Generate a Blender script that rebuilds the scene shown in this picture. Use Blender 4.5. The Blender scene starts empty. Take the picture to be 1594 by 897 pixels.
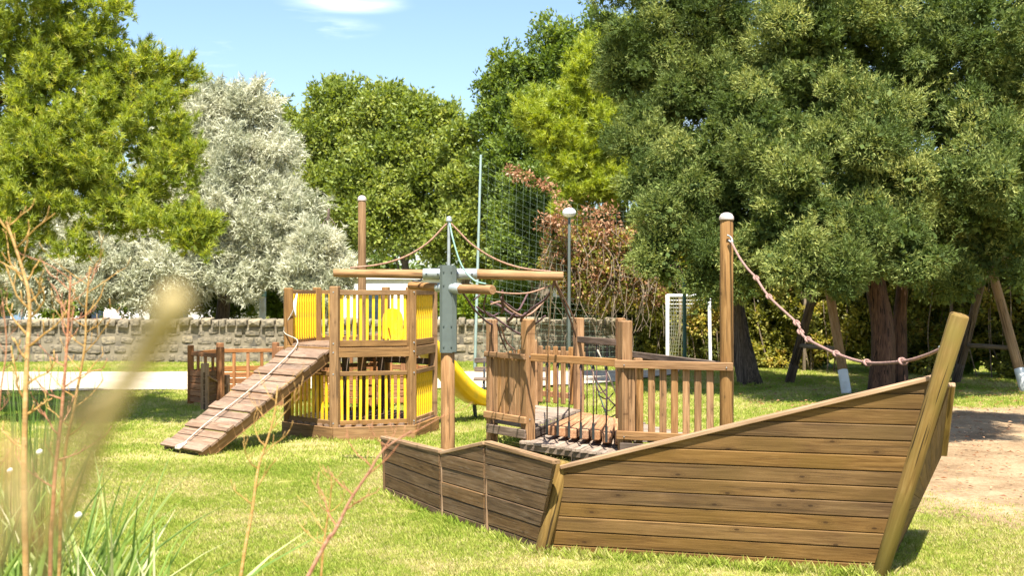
import bpy, math, random
import numpy as np
from mathutils import Vector, Matrix
random.seed(7); RNG = np.random.default_rng(11)
R = math.radians
scene = bpy.context.scene
COL = scene.collection

# ------------------------------------------------------------------ camera, sky, sun, exposure
F = 1800.0; CH = 2.0; HZ = 455.0; CX = 797.0          # focal length in photo pixels, eye height, horizon row
cam = bpy.data.cameras.new('camera'); camo = bpy.data.objects.new('camera', cam); COL.objects.link(camo)
camo.location = (0, 0, CH); camo.rotation_euler = (R(90), 0, 0)
cam.sensor_width = 36; cam.lens = 36 * F / 1594; cam.shift_y = 6.5 / 1594
cam.clip_start = 0.05; cam.clip_end = 2000
cam.dof.use_dof = True; cam.dof.focus_distance = 11.5; cam.dof.aperture_fstop = 4.0
scene.camera = camo
SUN_TO = Vector((0.03, -0.50, 1.0)).normalized()
el = math.asin(SUN_TO.z); az = math.atan2(SUN_TO.x, SUN_TO.y)
world = bpy.data.worlds.new('World'); scene.world = world; world.use_nodes = True
nt = world.node_tree; nt.nodes.clear()
wo = nt.nodes.new('ShaderNodeOutputWorld'); bg = nt.nodes.new('ShaderNodeBackground')
sky = nt.nodes.new('ShaderNodeTexSky'); sky.sky_type = 'NISHITA'; sky.sun_disc = False
sky.sun_elevation = el; sky.sun_rotation = az; sky.air_density = 1.0; sky.dust_density = 0.8; sky.ozone_density = 2.6
bg.inputs[1].default_value = 0.082
tc = nt.nodes.new('ShaderNodeTexCoord')
mp = nt.nodes.new('ShaderNodeMapping'); mp.inputs['Scale'].default_value = (1.6, 1.6, 11); mp.inputs['Rotation'].default_value = (0, R(-6), 0)
nz = nt.nodes.new('ShaderNodeTexNoise'); nz.inputs['Scale'].default_value = 3.0; nz.inputs['Detail'].default_value = 7; nz.inputs['Roughness'].default_value = .55
nz.inputs['Distortion'].default_value = .35
cr = nt.nodes.new('ShaderNodeValToRGB'); cr.color_ramp.elements[0].position = .60; cr.color_ramp.elements[1].position = .80
cr.color_ramp.elements[0].color = (0, 0, 0, 1); cr.color_ramp.elements[1].color = (.45, .45, .45, 1)
# two streaks of high cloud, at their own direction in the sky
def streak(dx, dz, sx, sz, amt):
    vs = nt.nodes.new('ShaderNodeVectorMath'); vs.operation = 'SUBTRACT'; vs.inputs[1].default_value = (dx, .97, dz)
    vm = nt.nodes.new('ShaderNodeMapping'); vm.inputs['Scale'].default_value = (1 / sx, .6, 1 / sz); vm.inputs['Rotation'].default_value = (0, R(6), 0)
    ln = nt.nodes.new('ShaderNodeVectorMath'); ln.operation = 'LENGTH'
    mr = nt.nodes.new('ShaderNodeMapRange'); mr.inputs[1].default_value = 1.0; mr.inputs[2].default_value = .15; mr.inputs[3].default_value = 0; mr.inputs[4].default_value = amt
    mr.interpolation_type = 'SMOOTHSTEP'
    n = nt.nodes.new('ShaderNodeTexNoise'); n.inputs['Scale'].default_value = 1.0; n.inputs['Detail'].default_value = 6
    mm = nt.nodes.new('ShaderNodeMapping'); mm.inputs['Scale'].default_value = (14, 14, 90); mm.inputs['Rotation'].default_value = (0, R(8), 0)
    nr = nt.nodes.new('ShaderNodeMapRange'); nr.inputs[1].default_value = .38; nr.inputs[2].default_value = .72
    mu = nt.nodes.new('ShaderNodeMath'); mu.operation = 'MULTIPLY'
    L = nt.links.new
    L(tc.outputs['Generated'], vs.inputs[0]); L(vs.outputs[0], vm.inputs[0]); L(vm.outputs[0], ln.inputs[0]); L(ln.outputs['Value'], mr.inputs[0])
    L(tc.outputs['Generated'], mm.inputs[0]); L(mm.outputs[0], n.inputs[0]); L(n.outputs[0], nr.inputs[0])
    L(mr.outputs[0], mu.inputs[0]); L(nr.outputs[0], mu.inputs[1]); return mu
s1 = streak(-.139, .241, .062, .011, .62); s2 = streak(-.152, .221, .050, .011, .5)
ad = nt.nodes.new('ShaderNodeMath'); ad.operation = 'ADD'; ad.use_clamp = True
ad2 = nt.nodes.new('ShaderNodeMath'); ad2.operation = 'ADD'; ad2.use_clamp = True
mx = nt.nodes.new('ShaderNodeMix'); mx.data_type = 'RGBA'; mx.inputs[7].default_value = (9.0, 9.4, 9.9, 1)
L = nt.links.new
L(tc.outputs['Generated'], mp.inputs[0]); L(mp.outputs[0], nz.inputs[0]); L(nz.outputs[0], cr.inputs[0])
L(s1.outputs[0], ad.inputs[0]); L(s2.outputs[0], ad.inputs[1]); L(ad.outputs[0], ad2.inputs[0]); L(cr.outputs[0], ad2.inputs[1])
L(ad2.outputs[0], mx.inputs[0]); L(sky.outputs[0], mx.inputs[6]); L(mx.outputs[2], bg.inputs[0]); L(bg.outputs[0], wo.inputs[0])
sl = bpy.data.lights.new('sun', 'SUN'); slo = bpy.data.objects.new('sun', sl); COL.objects.link(slo)
sl.energy = 5.0; sl.angle = R(.5); sl.color = (1, .955, .87)
slo.rotation_euler = SUN_TO.to_track_quat('Z', 'Y').to_euler(); slo.location = (0, 0, 30)
scene.view_settings.view_transform = 'Standard'; scene.view_settings.look = 'None'
scene.view_settings.exposure = 1.6; scene.view_settings.gamma = 1
scene.cycles.max_bounces = 6; scene.cycles.diffuse_bounces = 3; scene.cycles.glossy_bounces = 2; scene.cycles.transmission_bounces = 3; scene.cycles.transparent_max_bounces = 6

# ------------------------------------------------------------------ helpers
def P(px, py, Y): return Vector(((px - CX) / F * Y, Y, CH - (py - HZ) / F * Y))     # where a sight line meets depth Y
def G(px, py): return P(px, py, CH * F / (py - HZ))                                   # ... and meets the ground
def GX(px, Y): return (px - CX) / F * Y
WM = {}
def thing(name, label, cat, loc, group=None):
    o = bpy.data.objects.new(name, None); COL.objects.link(o); o.location = loc; o.empty_display_size = .1
    o['label'] = label; o['category'] = cat
    if group: o['group'] = group
    WM[o.name] = Matrix.Translation(loc); return o
def link(name, me, mat, parent, M=None, label=None, kind=None):
    o = bpy.data.objects.new(name, me); COL.objects.link(o)
    if mat and not me.materials: me.materials.append(mat)
    M = M or Matrix.Identity(4)
    if parent is not None:
        o.parent = parent; o.matrix_basis = WM[parent.name].inverted() @ M
    else: o.matrix_basis = M
    WM[o.name] = M
    if label: o['label'] = label
    if kind: o['kind'] = kind
    return o
def mesh(name, v, f, smooth=False):
    me = bpy.data.meshes.new(name); me.from_pydata([tuple(a) for a in v], [], f); me.update()
    if smooth: me.polygons.foreach_set('use_smooth', [True] * len(me.polygons))
    return me
def fast_mesh(name, verts, k, tint=None, extra=None):
    """verts (n*k,3): n polygons of k corners, none shared"""
    n = len(verts) // k; me = bpy.data.meshes.new(name)
    me.vertices.add(n * k); me.vertices.foreach_set('co', np.ascontiguousarray(verts, dtype=np.float32).ravel())
    me.loops.add(n * k); me.loops.foreach_set('vertex_index', np.arange(n * k, dtype=np.int32))
    me.polygons.add(n); me.polygons.foreach_set('loop_start', np.arange(0, n * k, k, dtype=np.int32))
    me.update(calc_edges=True)
    if tint is not None:
        a = me.attributes.new('tint', 'FLOAT', 'FACE'); a.data.foreach_set('value', tint.astype(np.float32))
    return me
def frame(x, up=Vector((0, 0, 1)), o=Vector()):
    x = x.normalized(); up = Vector(up)
    if abs(x.dot(up.normalized())) > .999: up = Vector((0, 1, 0))
    y = up.cross(x).normalized(); z = x.cross(y)
    M = Matrix((x, y, z)).transposed().to_4x4(); M.translation = o; return M
_bc = {}
def beam(name, p0, p1, w, h, mat, parent, up=(0, 0, 1), c=.006, label=None, ends=0.0):
    """squared timber from p0 to p1; w sideways, h along up; chamfered edges"""
    p0, p1 = Vector(p0), Vector(p1); Ln = (p1 - p0).length
    key = (round(Ln, 3), w, h, c, mat.name, ends)
    me = _bc.get(key)
    if me is None:
        c = min(c, w * .3, h * .3); a, b = w / 2, h / 2
        ring = [(-a + c, -b), (a - c, -b), (a, -b + c), (a, b - c), (a - c, b), (-a + c, b), (-a, b - c), (-a, -b + c)]
        v = []; e = min(c, Ln * .2)
        for x, s in ((0, 1 - 2 * e / max(w, h)), (e, 1), (Ln - e, 1), (Ln, 1 - 2 * e / max(w, h))):
            v += [(x, p * s, q * s) for p, q in ring]
        f = []
        for k in range(3):
            f += [(k * 8 + i, k * 8 + (i + 1) % 8, k * 8 + 8 + (i + 1) % 8, k * 8 + 8 + i) for i in range(8)]
        f += [tuple(range(7, -1, -1)), tuple(range(24, 32))]
        me = mesh(name, v, f); _bc[key] = me
    return link(name, me, mat, parent, frame(p1 - p0, up, p0), label)
def log(name, p0, p1, r0, r1, mat, parent, n=16, smooth=True, label=None, dome=0.0):
    p0, p1 = Vector(p0), Vector(p1); Ln = (p1 - p0).length; v = []; f = []
    rs = [(0, r0 * .94), (.008, r0), (Ln * .35, r0 * .65 + r1 * .35), (Ln * .7, r0 * .3 + r1 * .7), (Ln - .01, r1), (Ln, r1 * .9)]
    if dome: rs += [(Ln + dome * .6, r1 * .75), (Ln + dome, r1 * .3)]
    ph = random.random() * 6
    for x, r in rs:
        for i in range(n):
            t = 2 * math.pi * i / n; rr = r * (1 + .025 * math.sin(2 * t + ph) + .015 * math.sin(5 * t + x * 3))
            v.append((x, rr * math.cos(t), rr * math.sin(t)))
    for k in range(len(rs) - 1):
        f += [(k * n + i, k * n + (i + 1) % n, (k + 1) * n + (i + 1) % n, (k + 1) * n + i) for i in range(n)]
    f += [tuple(range(n - 1, -1, -1)), tuple(range((len(rs) - 1) * n, len(rs) * n))]
    me = mesh(name, v, f)
    if smooth:
        me.polygons.foreach_set('use_smooth', [len(p.vertices) == 4 for p in me.polygons])
    return link(name, me, mat, parent, frame(p1 - p0, (0, 0, 1), p0), label)
def tube_geo(pts, r, n=6, r_end=None, V=None, FA=None):
    pts = [Vector(p) for p in pts]; V = [] if V is None else V; FA = [] if FA is None else FA; base = len(V)
    m = len(pts); up = Vector((.3, .2, 1)).normalized()
    for k, p in enumerate(pts):
        t = (pts[min(k + 1, m - 1)] - pts[max(k - 1, 0)]).normalized()
        a = t.cross(up); a = a.normalized() if a.length > .05 else t.cross(Vector((1, 0, 0))).normalized(); b = t.cross(a)
        rr = (r[k] if hasattr(r, '__len__') else r + ((r_end - r) * k / (m - 1) if r_end is not None else 0))
        V += [p + (a * math.cos(6.2832 * i / n) + b * math.sin(6.2832 * i / n)) * rr for i in range(n)]
    for k in range(m - 1):
        FA += [(base + k * n + i, base + k * n + (i + 1) % n, base + (k + 1) * n + (i + 1) % n, base + (k + 1) * n + i) for i in range(n)]
    FA += [tuple(base + i for i in range(n - 1, -1, -1)), tuple(base + (m - 1) * n + i for i in range(n))]
    return V, FA
def smooth_pts(pts, k=4):
    pts = [Vector(p) for p in pts]; out = []
    for i in range(len(pts) - 1):
        a, b, c, d = pts[max(i - 1, 0)], pts[i], pts[i + 1], pts[min(i + 2, len(pts) - 1)]
        for j in range(k):
            t = j / k; out.append(.5 * ((2 * b) + (c - a) * t + (2 * a - 5 * b + 4 * c - d) * t * t + (3 * b - a - 3 * c + d) * t ** 3))
    return out + [pts[-1]]
def tube(name, pts, r, mat, parent, n=6, k=4, r_end=None, label=None):
    v, f = tube_geo(smooth_pts(pts, k) if k > 1 else pts, r, n, r_end)
    o = pts[0]; o = Vector(o); return link(name, mesh(name, [p - o for p in v], f, True), mat, parent, Matrix.Translation(o), label)
def clip(poly, ax, val, keep_less):
    out = []
    for i in range(len(poly)):
        a, b = poly[i], poly[(i + 1) % len(poly)]
        ia = (a[ax] <= val) if keep_less else (a[ax] >= val); ib = (b[ax] <= val) if keep_less else (b[ax] >= val)
        if ia: out.append(a)
        if ia != ib:
            t = (val - a[ax]) / (b[ax] - a[ax]); out.append((a[0] + (b[0] - a[0]) * t, a[1] + (b[1] - a[1]) * t))
    return out

# ------------------------------------------------------------------ materials
def new_mat(name):
    m = bpy.data.materials.new(name); m.use_nodes = True; t = m.node_tree; t.nodes.clear()
    return m, t, t.nodes.new('ShaderNodeOutputMaterial')
def nn(t, typ, **kw):
    n = t.nodes.new(typ)
    for k, v in kw.items():
        if k.startswith('i_'):
            n.inputs[int(k[2:]) if k[2:].isdigit() else k[2:]].default_value = v
        else: setattr(n, k, v)
    return n
def ramp(t, stops):
    n = t.nodes.new('ShaderNodeValToRGB'); e = n.color_ramp.elements
    while len(e) < len(stops): e.new(.5)
    for s, (p, c) in zip(e, stops):
        s.position = p; s.color = tuple(c) + (1,) if len(c) == 3 else c
    return n
def wood(name, dark, mid, light, stain=.5, knots=1.0, crack=.5, green=None, rough=.78, bump=.25, wear=0.0):
    m, t, out = new_mat(name); L = t.links.new
    tcn = nn(t, 'ShaderNodeTexCoord'); oi = nn(t, 'ShaderNodeObjectInfo')
    mul = nn(t, 'ShaderNodeVectorMath', operation='SCALE'); mul.inputs[0].default_value = (37, 11, 23); L(oi.outputs['Random'], mul.inputs['Scale'])
    add = nn(t, 'ShaderNodeVectorMath', operation='ADD'); L(tcn.outputs['Object'], add.inputs[0]); L(mul.outputs[0], add.inputs[1])
    m1 = nn(t, 'ShaderNodeMapping'); m1.inputs['Scale'].default_value = (1.3, 22, 22); L(add.outputs[0], m1.inputs[0])
    n1 = nn(t, 'ShaderNodeTexNoise'); n1.inputs['Scale'].default_value = 2.2; n1.inputs['Detail'].default_value = 6; n1.inputs['Roughness'].default_value = .62; n1.inputs['Distortion'].default_value = .7
    L(m1.outputs[0], n1.inputs[0])
    r1 = ramp(t, [(.28, dark), (.5, mid), (.72, light)]); L(n1.outputs[0], r1.inputs[0])
    col = r1.outputs[0]
    def mix(a, b, fac, mode='MIX'):
        x = nn(t, 'ShaderNodeMix', data_type='RGBA', blend_type=mode)
        if hasattr(fac, 'links'): L(fac, x.inputs[0])
        else: x.inputs[0].default_value = fac
        for s, v in ((6, a), (7, b)):
            if hasattr(v, 'links'): L(v, x.inputs[s])
            else: x.inputs[s].default_value = tuple(v) + (1,)
        return x.outputs[2]
    # weathering blotches
    m2 = nn(t, 'ShaderNodeMapping'); m2.inputs['Scale'].default_value = (1.2, 4, 4); L(add.outputs[0], m2.inputs[0])
    n2 = nn(t, 'ShaderNodeTexNoise'); n2.inputs['Scale'].default_value = 1.6; n2.inputs['Detail'].default_value = 5; L(m2.outputs[0], n2.inputs[0])
    r2 = ramp(t, [(.42, (0, 0, 0)), (.66, (stain, stain, stain))]); L(n2.outputs[0], r2.inputs[0])
    sepf = r2.outputs[0]
    col = mix(col, [c * .42 for c in dark], sepf)
    if green:
        n4 = nn(t, 'ShaderNodeTexNoise'); n4.inputs['Scale'].default_value = 2.3; n4.inputs['Detail'].default_value = 4; L(add.outputs[0], n4.inputs[0])
        r4 = ramp(t, [(.45, (0, 0, 0)), (.65, (.55, .55, .55))]); L(n4.outputs[0], r4.inputs[0]); col = mix(col, green, r4.outputs[0])
    # knots
    m3 = nn(t, 'ShaderNodeMapping'); m3.inputs['Scale'].default_value = (1.5, 3.6, 3.6); L(add.outputs[0], m3.inputs[0])
    vo = nn(t, 'ShaderNodeTexVoronoi', voronoi_dimensions='2D'); vo.inputs['Scale'].default_value = 1.35; L(m3.outputs[0], vo.inputs[0])
    r3 = ramp(t, [(.0, (knots, knots, knots)), (.034, (knots * .9,) * 3), (.050, (.05 * knots,) * 3), (.062, (.55 * knots,) * 3), (.075, (.08 * knots,) * 3), (.10, (.3 * knots,) * 3), (.14, (0, 0, 0))]); L(vo.outputs['Distance'], r3.inputs[0])
    col = mix(col, [c * .5 for c in dark], r3.outputs[0])
    # cracks along the grain
    m5 = nn(t, 'ShaderNodeMapping'); m5.inputs['Scale'].default_value = (.9, 30, 30); L(add.outputs[0], m5.inputs[0])
    n5 = nn(t, 'ShaderNodeTexNoise'); n5.inputs['Scale'].default_value = 1.3; n5.inputs['Detail'].default_value = 2; L(m5.outputs[0], n5.inputs[0])
    r5 = ramp(t, [(.355, (crack,) * 3), (.385, (0, 0, 0))]); L(n5.outputs[0], r5.inputs[0])
    col = mix(col, [c * .2 for c in dark], r5.outputs[0])
    if wear:
        n6 = nn(t, 'ShaderNodeTexNoise'); n6.inputs['Scale'].default_value = 7; n6.inputs['Detail'].default_value = 8; n6.inputs['Roughness'].default_value = .75; L(m2.outputs[0], n6.inputs[0])
        r6 = ramp(t, [(.54, (0, 0, 0)), (.62, (wear,) * 3)]); L(n6.outputs[0], r6.inputs[0]); col = mix(col, (.42, .36, .28), r6.outputs[0])
    hs = nn(t, 'ShaderNodeHueSaturation'); mr = nn(t, 'ShaderNodeMapRange'); mr.inputs[3].default_value = .86; mr.inputs[4].default_value = 1.14
    L(oi.outputs['Random'], mr.inputs[0]); L(mr.outputs[0], hs.inputs['Value']); L(col, hs.inputs['Color'])
    ms = nn(t, 'ShaderNodeMath', operation='FRACT'); mm = nn(t, 'ShaderNodeMath', operation='MULTIPLY'); mm.inputs[1].default_value = 7.31
    L(oi.outputs['Random'], mm.inputs[0]); L(mm.outputs[0], ms.inputs[0]); m7 = nn(t, 'ShaderNodeMapRange'); m7.inputs[3].default_value = .95; m7.inputs[4].default_value = 1.1
    L(ms.outputs[0], m7.inputs[0]); L(m7.outputs[0], hs.inputs['Saturation'])
    b = nn(t, 'ShaderNodeBsdfPrincipled'); b.inputs['Roughness'].default_value = rough; b.inputs['Specular IOR Level'].default_value = .25
    L(hs.outputs[0], b.inputs['Base Color'])
    bm = nn(t, 'ShaderNodeBump'); bm.inputs['Strength'].default_value = bump; bm.inputs['Distance'].default_value = .01
    sb = nn(t, 'ShaderNodeMath', operation='SUBTRACT'); L(n1.outputs[0], sb.inputs[0]); L(r5.outputs[0], sb.inputs[1]); L(sb.outputs[0], bm.inputs['Height']); L(bm.outputs[0], b.inputs['Normal'])
    L(b.outputs[0], out.inputs[0]); return m
def paint(name, col, rough=.5, metal=0, var=.12, scale=6, dirt=None, bump=0.05, stretch=(1, 1, 1), spec=.5):
    m, t, out = new_mat(name); L = t.links.new
    tcn = nn(t, 'ShaderNodeTexCoord'); mpn = nn(t, 'ShaderNodeMapping'); mpn.inputs['Scale'].default_value = stretch; L(tcn.outputs['Object'], mpn.inputs[0])
    n1 = nn(t, 'ShaderNodeTexNoise'); n1.inputs['Scale'].default_value = scale; n1.inputs['Detail'].default_value = 6; L(mpn.outputs[0], n1.inputs[0])
    dk = dirt or [c * (1 - 3 * var) for c in col]
    r1 = ramp(t, [(.3, dk), (.5, col), (.75, [min(1, c * (1 + var)) for c in col])]); L(n1.outputs[0], r1.inputs[0])
    b = nn(t, 'ShaderNodeBsdfPrincipled'); b.inputs['Roughness'].default_value = rough; b.inputs['Metallic'].default_value = metal; b.inputs['Specular IOR Level'].default_value = spec
    L(r1.outputs[0], b.inputs['Base Color'])
    bm = nn(t, 'ShaderNodeBump'); bm.inputs['Strength'].default_value = bump * 4; bm.inputs['Distance'].default_value = .01; L(n1.outputs[0], bm.inputs['Height']); L(bm.outputs[0], b.inputs['Normal'])
    L(b.outputs[0], out.inputs[0]); return m
def leaf(name, stops, trans=.35, rough=.5, spec=.35, tcol=None):
    m, t, out = new_mat(name); L = t.links.new
    at = nn(t, 'ShaderNodeAttribute', attribute_name='tint'); r1 = ramp(t, stops); L(at.outputs['Fac'], r1.inputs[0])
    b = nn(t, 'ShaderNodeBsdfPrincipled'); b.inputs['Roughness'].default_value = rough; b.inputs['Specular IOR Level'].default_value = spec
    L(r1.outputs[0], b.inputs['Base Color'])
    tr = nn(t, 'ShaderNodeBsdfTranslucent'); hs = nn(t, 'ShaderNodeHueSaturation'); hs.inputs['Hue'].default_value = .49; hs.inputs['Saturation'].default_value = 1.15; hs.inputs['Value'].default_value = 1.35
    L(r1.outputs[0], hs.inputs['Color']); L(hs.outputs[0], tr.inputs[0])
    mxx = nn(t, 'ShaderNodeMixShader'); mxx.inputs[0].default_value = trans; L(b.outputs[0], mxx.inputs[1]); L(tr.outputs[0], mxx.inputs[2]); L(mxx.outputs[0], out.inputs[0])
    return m
HONEY = wood('honey_timber', (.16, .078, .030), (.29, .155, .066), (.41, .24, .118), stain=.28, knots=.75, crack=.6)
TOWERW = wood('tower_timber', (.13, .068, .026), (.22, .122, .050), (.31, .185, .082), stain=.35, knots=.7, crack=.55)
HULL = wood('hull_timber', (.092, .046, .014), (.155, .085, .028), (.215, .125, .047), stain=.4, knots=1.0, crack=.35, green=(.12, .07, .018))
STERN = wood('stern_timber', (.085, .046, .020), (.148, .086, .040), (.21, .132, .070), stain=.35, knots=.8, crack=.5, wear=.10)
RIM = wood('cap_timber', (.20, .12, .065), (.31, .195, .11), (.41, .28, .175), stain=.3, knots=.6, crack=.7)
STEM = wood('stem_log', (.12, .07, .022), (.20, .125, .042), (.27, .185, .072), stain=.45, knots=.7, crack=.9, green=(.14, .12, .028))
RAMP = wood('ramp_timber', (.14, .085, .052), (.225, .145, .095), (.31, .21, .145), stain=.35, knots=.5, crack=.6, wear=.2)
OLD = wood('old_timber', (.07, .05, .035), (.15, .105, .075), (.28, .21, .16), stain=.55, knots=.5, crack=.8)
DECK = wood('deck_timber', (.16, .12, .085), (.27, .205, .155), (.38, .30, .24), stain=.35, knots=.4, crack=.7)
REDW = wood('reddish_timber', (.17, .07, .028), (.31, .14, .058), (.42, .22, .10), stain=.3, knots=.5, crack=.5)
BLOCK = wood('step_timber', (.22, .10, .05), (.36, .19, .10), (.5, .30, .17), stain=.35, knots=.4, crack=.5)
YEL = paint('yellow_paint', (.76, .46, .010), rough=.5, var=.07, scale=7, dirt=(.46, .30, .03))
YELP = paint('yellow_plastic', (.78, .47, .012), rough=.3, var=.05, scale=5, dirt=(.54, .36, .04))
STEELG = paint('grey_green_steel', (.105, .125, .11), rough=.5, metal=.2, var=.06, scale=5)
GALV = paint('galvanised_steel', (.34, .365, .365), rough=.4, metal=.35, var=.1, scale=14)
WHITE = paint('white_paint', (.82, .82, .80), rough=.5, var=.06, scale=3, dirt=(.6, .58, .52))
TEAL = paint('teal_paint', (.25, .33, .31), rough=.5, var=.08, scale=3)
DGREEN = paint('dark_green_paint', (.02, .08, .055), rough=.5, var=.1)
ROPE = paint('tan_rope', (.30, .17, .11), rough=.9, var=.2, scale=60, stretch=(1, 1, 1))
ROPER = paint('mauve_rope', (.26, .15, .12), rough=.9, var=.2, scale=70)
ROPED = paint('dark_rope', (.09, .045, .045), rough=.9, var=.3, scale=40, dirt=(.02, .02, .025))
ROPEG = paint('teal_rope', (.20, .32, .27), rough=.9, var=.15, scale=50)
ROPEW = paint('pale_rope', (.38, .34, .27), rough=.9, var=.2, scale=50)
CAPM = paint('cap_plastic', (.42, .35, .32), rough=.6, var=.1, scale=8)
BLACKM = paint('black_steel', (.03, .033, .035), rough=.45, var=.1)
BARK = wood('grey_bark', (.045, .032, .024), (.12, .085, .062), (.24, .18, .135), stain=.4, knots=.2, crack=1.0, bump=1.0)
BARKR = wood('reddish_bark', (.035, .017, .011), (.085, .042, .026), (.17, .09, .055), stain=.5, knots=.2, crack=1.0, bump=1.0)
BARKL = wood('pale_bark', (.12, .09, .06), (.2, .15, .1), (.3, .24, .17), stain=.3, knots=.2, crack=.7, bump=.8)
TWIGM = wood('dry_twig', (.28, .15, .05), (.42, .25, .09), (.52, .36, .17), stain=.2, knots=.2, crack=.3)
TWIGR = wood('red_twig', (.22, .09, .05), (.36, .17, .10), (.5, .29, .18), stain=.2, knots=.2, crack=.3)
PLASTER = paint('white_plaster', (.74, .73, .70), rough=.9, var=.05, scale=1.5, dirt=(.6, .58, .54))
ROOFM = paint('pale_roof', (.62, .62, .60), rough=.8, var=.06, scale=2)
TILE = paint('terracotta', (.42, .12, .05), rough=.8, var=.2, scale=6)
GLASS = paint('window_glass', (.03, .05, .07), rough=.08, var=.1, spec=.8)
BLUEM = paint('blue_shutter', (.16, .26, .38), rough=.6, var=.1)
GLOBE = paint('lamp_globe_white', (.72, .74, .78), rough=.3, var=.04)
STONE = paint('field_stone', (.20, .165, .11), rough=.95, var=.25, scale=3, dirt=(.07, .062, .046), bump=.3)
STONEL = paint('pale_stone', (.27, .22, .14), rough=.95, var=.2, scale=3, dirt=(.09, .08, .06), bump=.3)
MORTAR = paint('rough_mortar', (.18, .15, .10), rough=1, var=.2, scale=4, dirt=(.06, .055, .045), bump=.4)

# leaves
DARKL = leaf('dark_grey_green_leaves', [(0, (.045, .072, .018)), (.4, (.095, .135, .034)), (.75, (.235, .27, .078)), (1, (.45, .45, .14))], trans=.3, rough=.6, spec=.12)
PINEL = leaf('pine_needles', [(0, (.10, .145, .022)), (.4, (.225, .285, .042)), (.8, (.43, .47, .075)), (1, (.46, .37, .11))], trans=.45)
PINE2L = leaf('yellow_pine_needles', [(0, (.14, .20, .018)), (.5, (.31, .37, .04)), (1, (.50, .52, .08))], trans=.35)
SILVL = leaf('silver_leaves', [(0, (.23, .25, .15)), (.5, (.45, .455, .32)), (1, (.68, .655, .49))], trans=.3, rough=.55)
GREENL = leaf('green_leaves', [(0, (.10, .14, .025)), (.5, (.215, .27, .05)), (1, (.38, .40, .10))], trans=.38)
GREEN2L = leaf('deep_green_leaves', [(0, (.06, .095, .018)), (.5, (.13, .19, .03)), (1, (.25, .30, .055))], trans=.35)
HEDGEL = leaf('hedge_leaves', [(0, (.055, .065, .014)), (.4, (.15, .165, .03)), (.7, (.34, .33, .06)), (.88, (.50, .40, .10)), (1, (.36, .2, .08))], trans=.42)
DEADL = leaf('dead_creeper_leaves', [(0, (.20, .09, .045)), (.5, (.36, .19, .10)), (1, (.50, .32, .18))], trans=.3)
BUSHL = leaf('bright_bush_leaves', [(0, (.08, .13, .02)), (.5, (.17, .25, .03)), (1, (.30, .36, .06))], trans=.35)
BLADE = leaf('reed_blades', [(0, (.09, .16, .03)), (.5, (.22, .32, .06)), (.8, (.48, .52, .22)), (1, (.62, .58, .36))], trans=.3)

# ------------------------------------------------------------------ ground
def ground_mat(name, cols, scale1, scale2, rough=1.0, bump=.5, speck=None):
    m, t, out = new_mat(name); L = t.links.new
    ge = nn(t, 'ShaderNodeNewGeometry')
    n1 = nn(t, 'ShaderNodeTexNoise'); n1.inputs['Scale'].default_value = scale1; n1.inputs['Detail'].default_value = 8; n1.inputs['Roughness'].default_value = .6; L(ge.outputs['Position'], n1.inputs[0])
    n2 = nn(t, 'ShaderNodeTexNoise'); n2.inputs['Scale'].default_value = scale2; n2.inputs['Detail'].default_value = 4; n2.inputs['Roughness'].default_value = .7; L(ge.outputs['Position'], n2.inputs[0])
    mx_ = nn(t, 'ShaderNodeMix', data_type='FLOAT'); mx_.inputs[0].default_value = .45; L(n1.outputs[0], mx_.inputs[2]); L(n2.outputs[0], mx_.inputs[3])
    r1 = ramp(t, [(.36, cols[0]), (.5, cols[1]), (.62, cols[2])]); L(mx_.outputs[0], r1.inputs[0])
    b = nn(t, 'ShaderNodeBsdfPrincipled'); b.inputs['Roughness'].default_value = rough; b.inputs['Specular IOR Level'].default_value = .1; L(r1.outputs[0], b.inputs['Base Color'])
    bm = nn(t, 'ShaderNodeBump'); bm.inputs['Strength'].default_value = bump; bm.inputs['Distance'].default_value = .03; L(n2.outputs[0], bm.inputs['Height']); L(bm.outputs[0], b.inputs['Normal'])
    L(b.outputs[0], out.inputs[0]); return m
LAWN = ground_mat('lawn', [(.15, .15, .035), (.24, .225, .06), (.33, .27, .13)], 1.1, 22)
PATHM = ground_mat('pale_sand', [(.33, .27, .19), (.43, .36, .26), (.52, .45, .34)], 1.5, 30, bump=.3)
DIRTM = ground_mat('dry_earth', [(.13, .08, .042), (.25, .17, .095), (.34, .245, .145)], 1.3, 26, bump=.6)
v = []; f = []
xs = np.concatenate([[-400, -120, -50], np.linspace(-25, 25, 60), [50, 120, 400]]); ys = np.concatenate([[-60, -20], np.linspace(-5, 60, 80), [100, 250, 900]])
for y in ys:
    for x in xs:
        h = 0.0
        if -25 <= x <= 25 and 2 < y < 60: h = .012 * (math.sin(x * 1.3 + y * .7) + math.sin(x * .5 - y * 1.1) - 1.0)
        v.append((x, y, h))
nx = len(xs)
for j in range(len(ys) - 1):
    for i in range(nx - 1): f.append((j * nx + i, j * nx + i + 1, (j + 1) * nx + i + 1, (j + 1) * nx + i))
g = link('ground', mesh('ground', v, f, True), LAWN, None, kind='structure')
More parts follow.
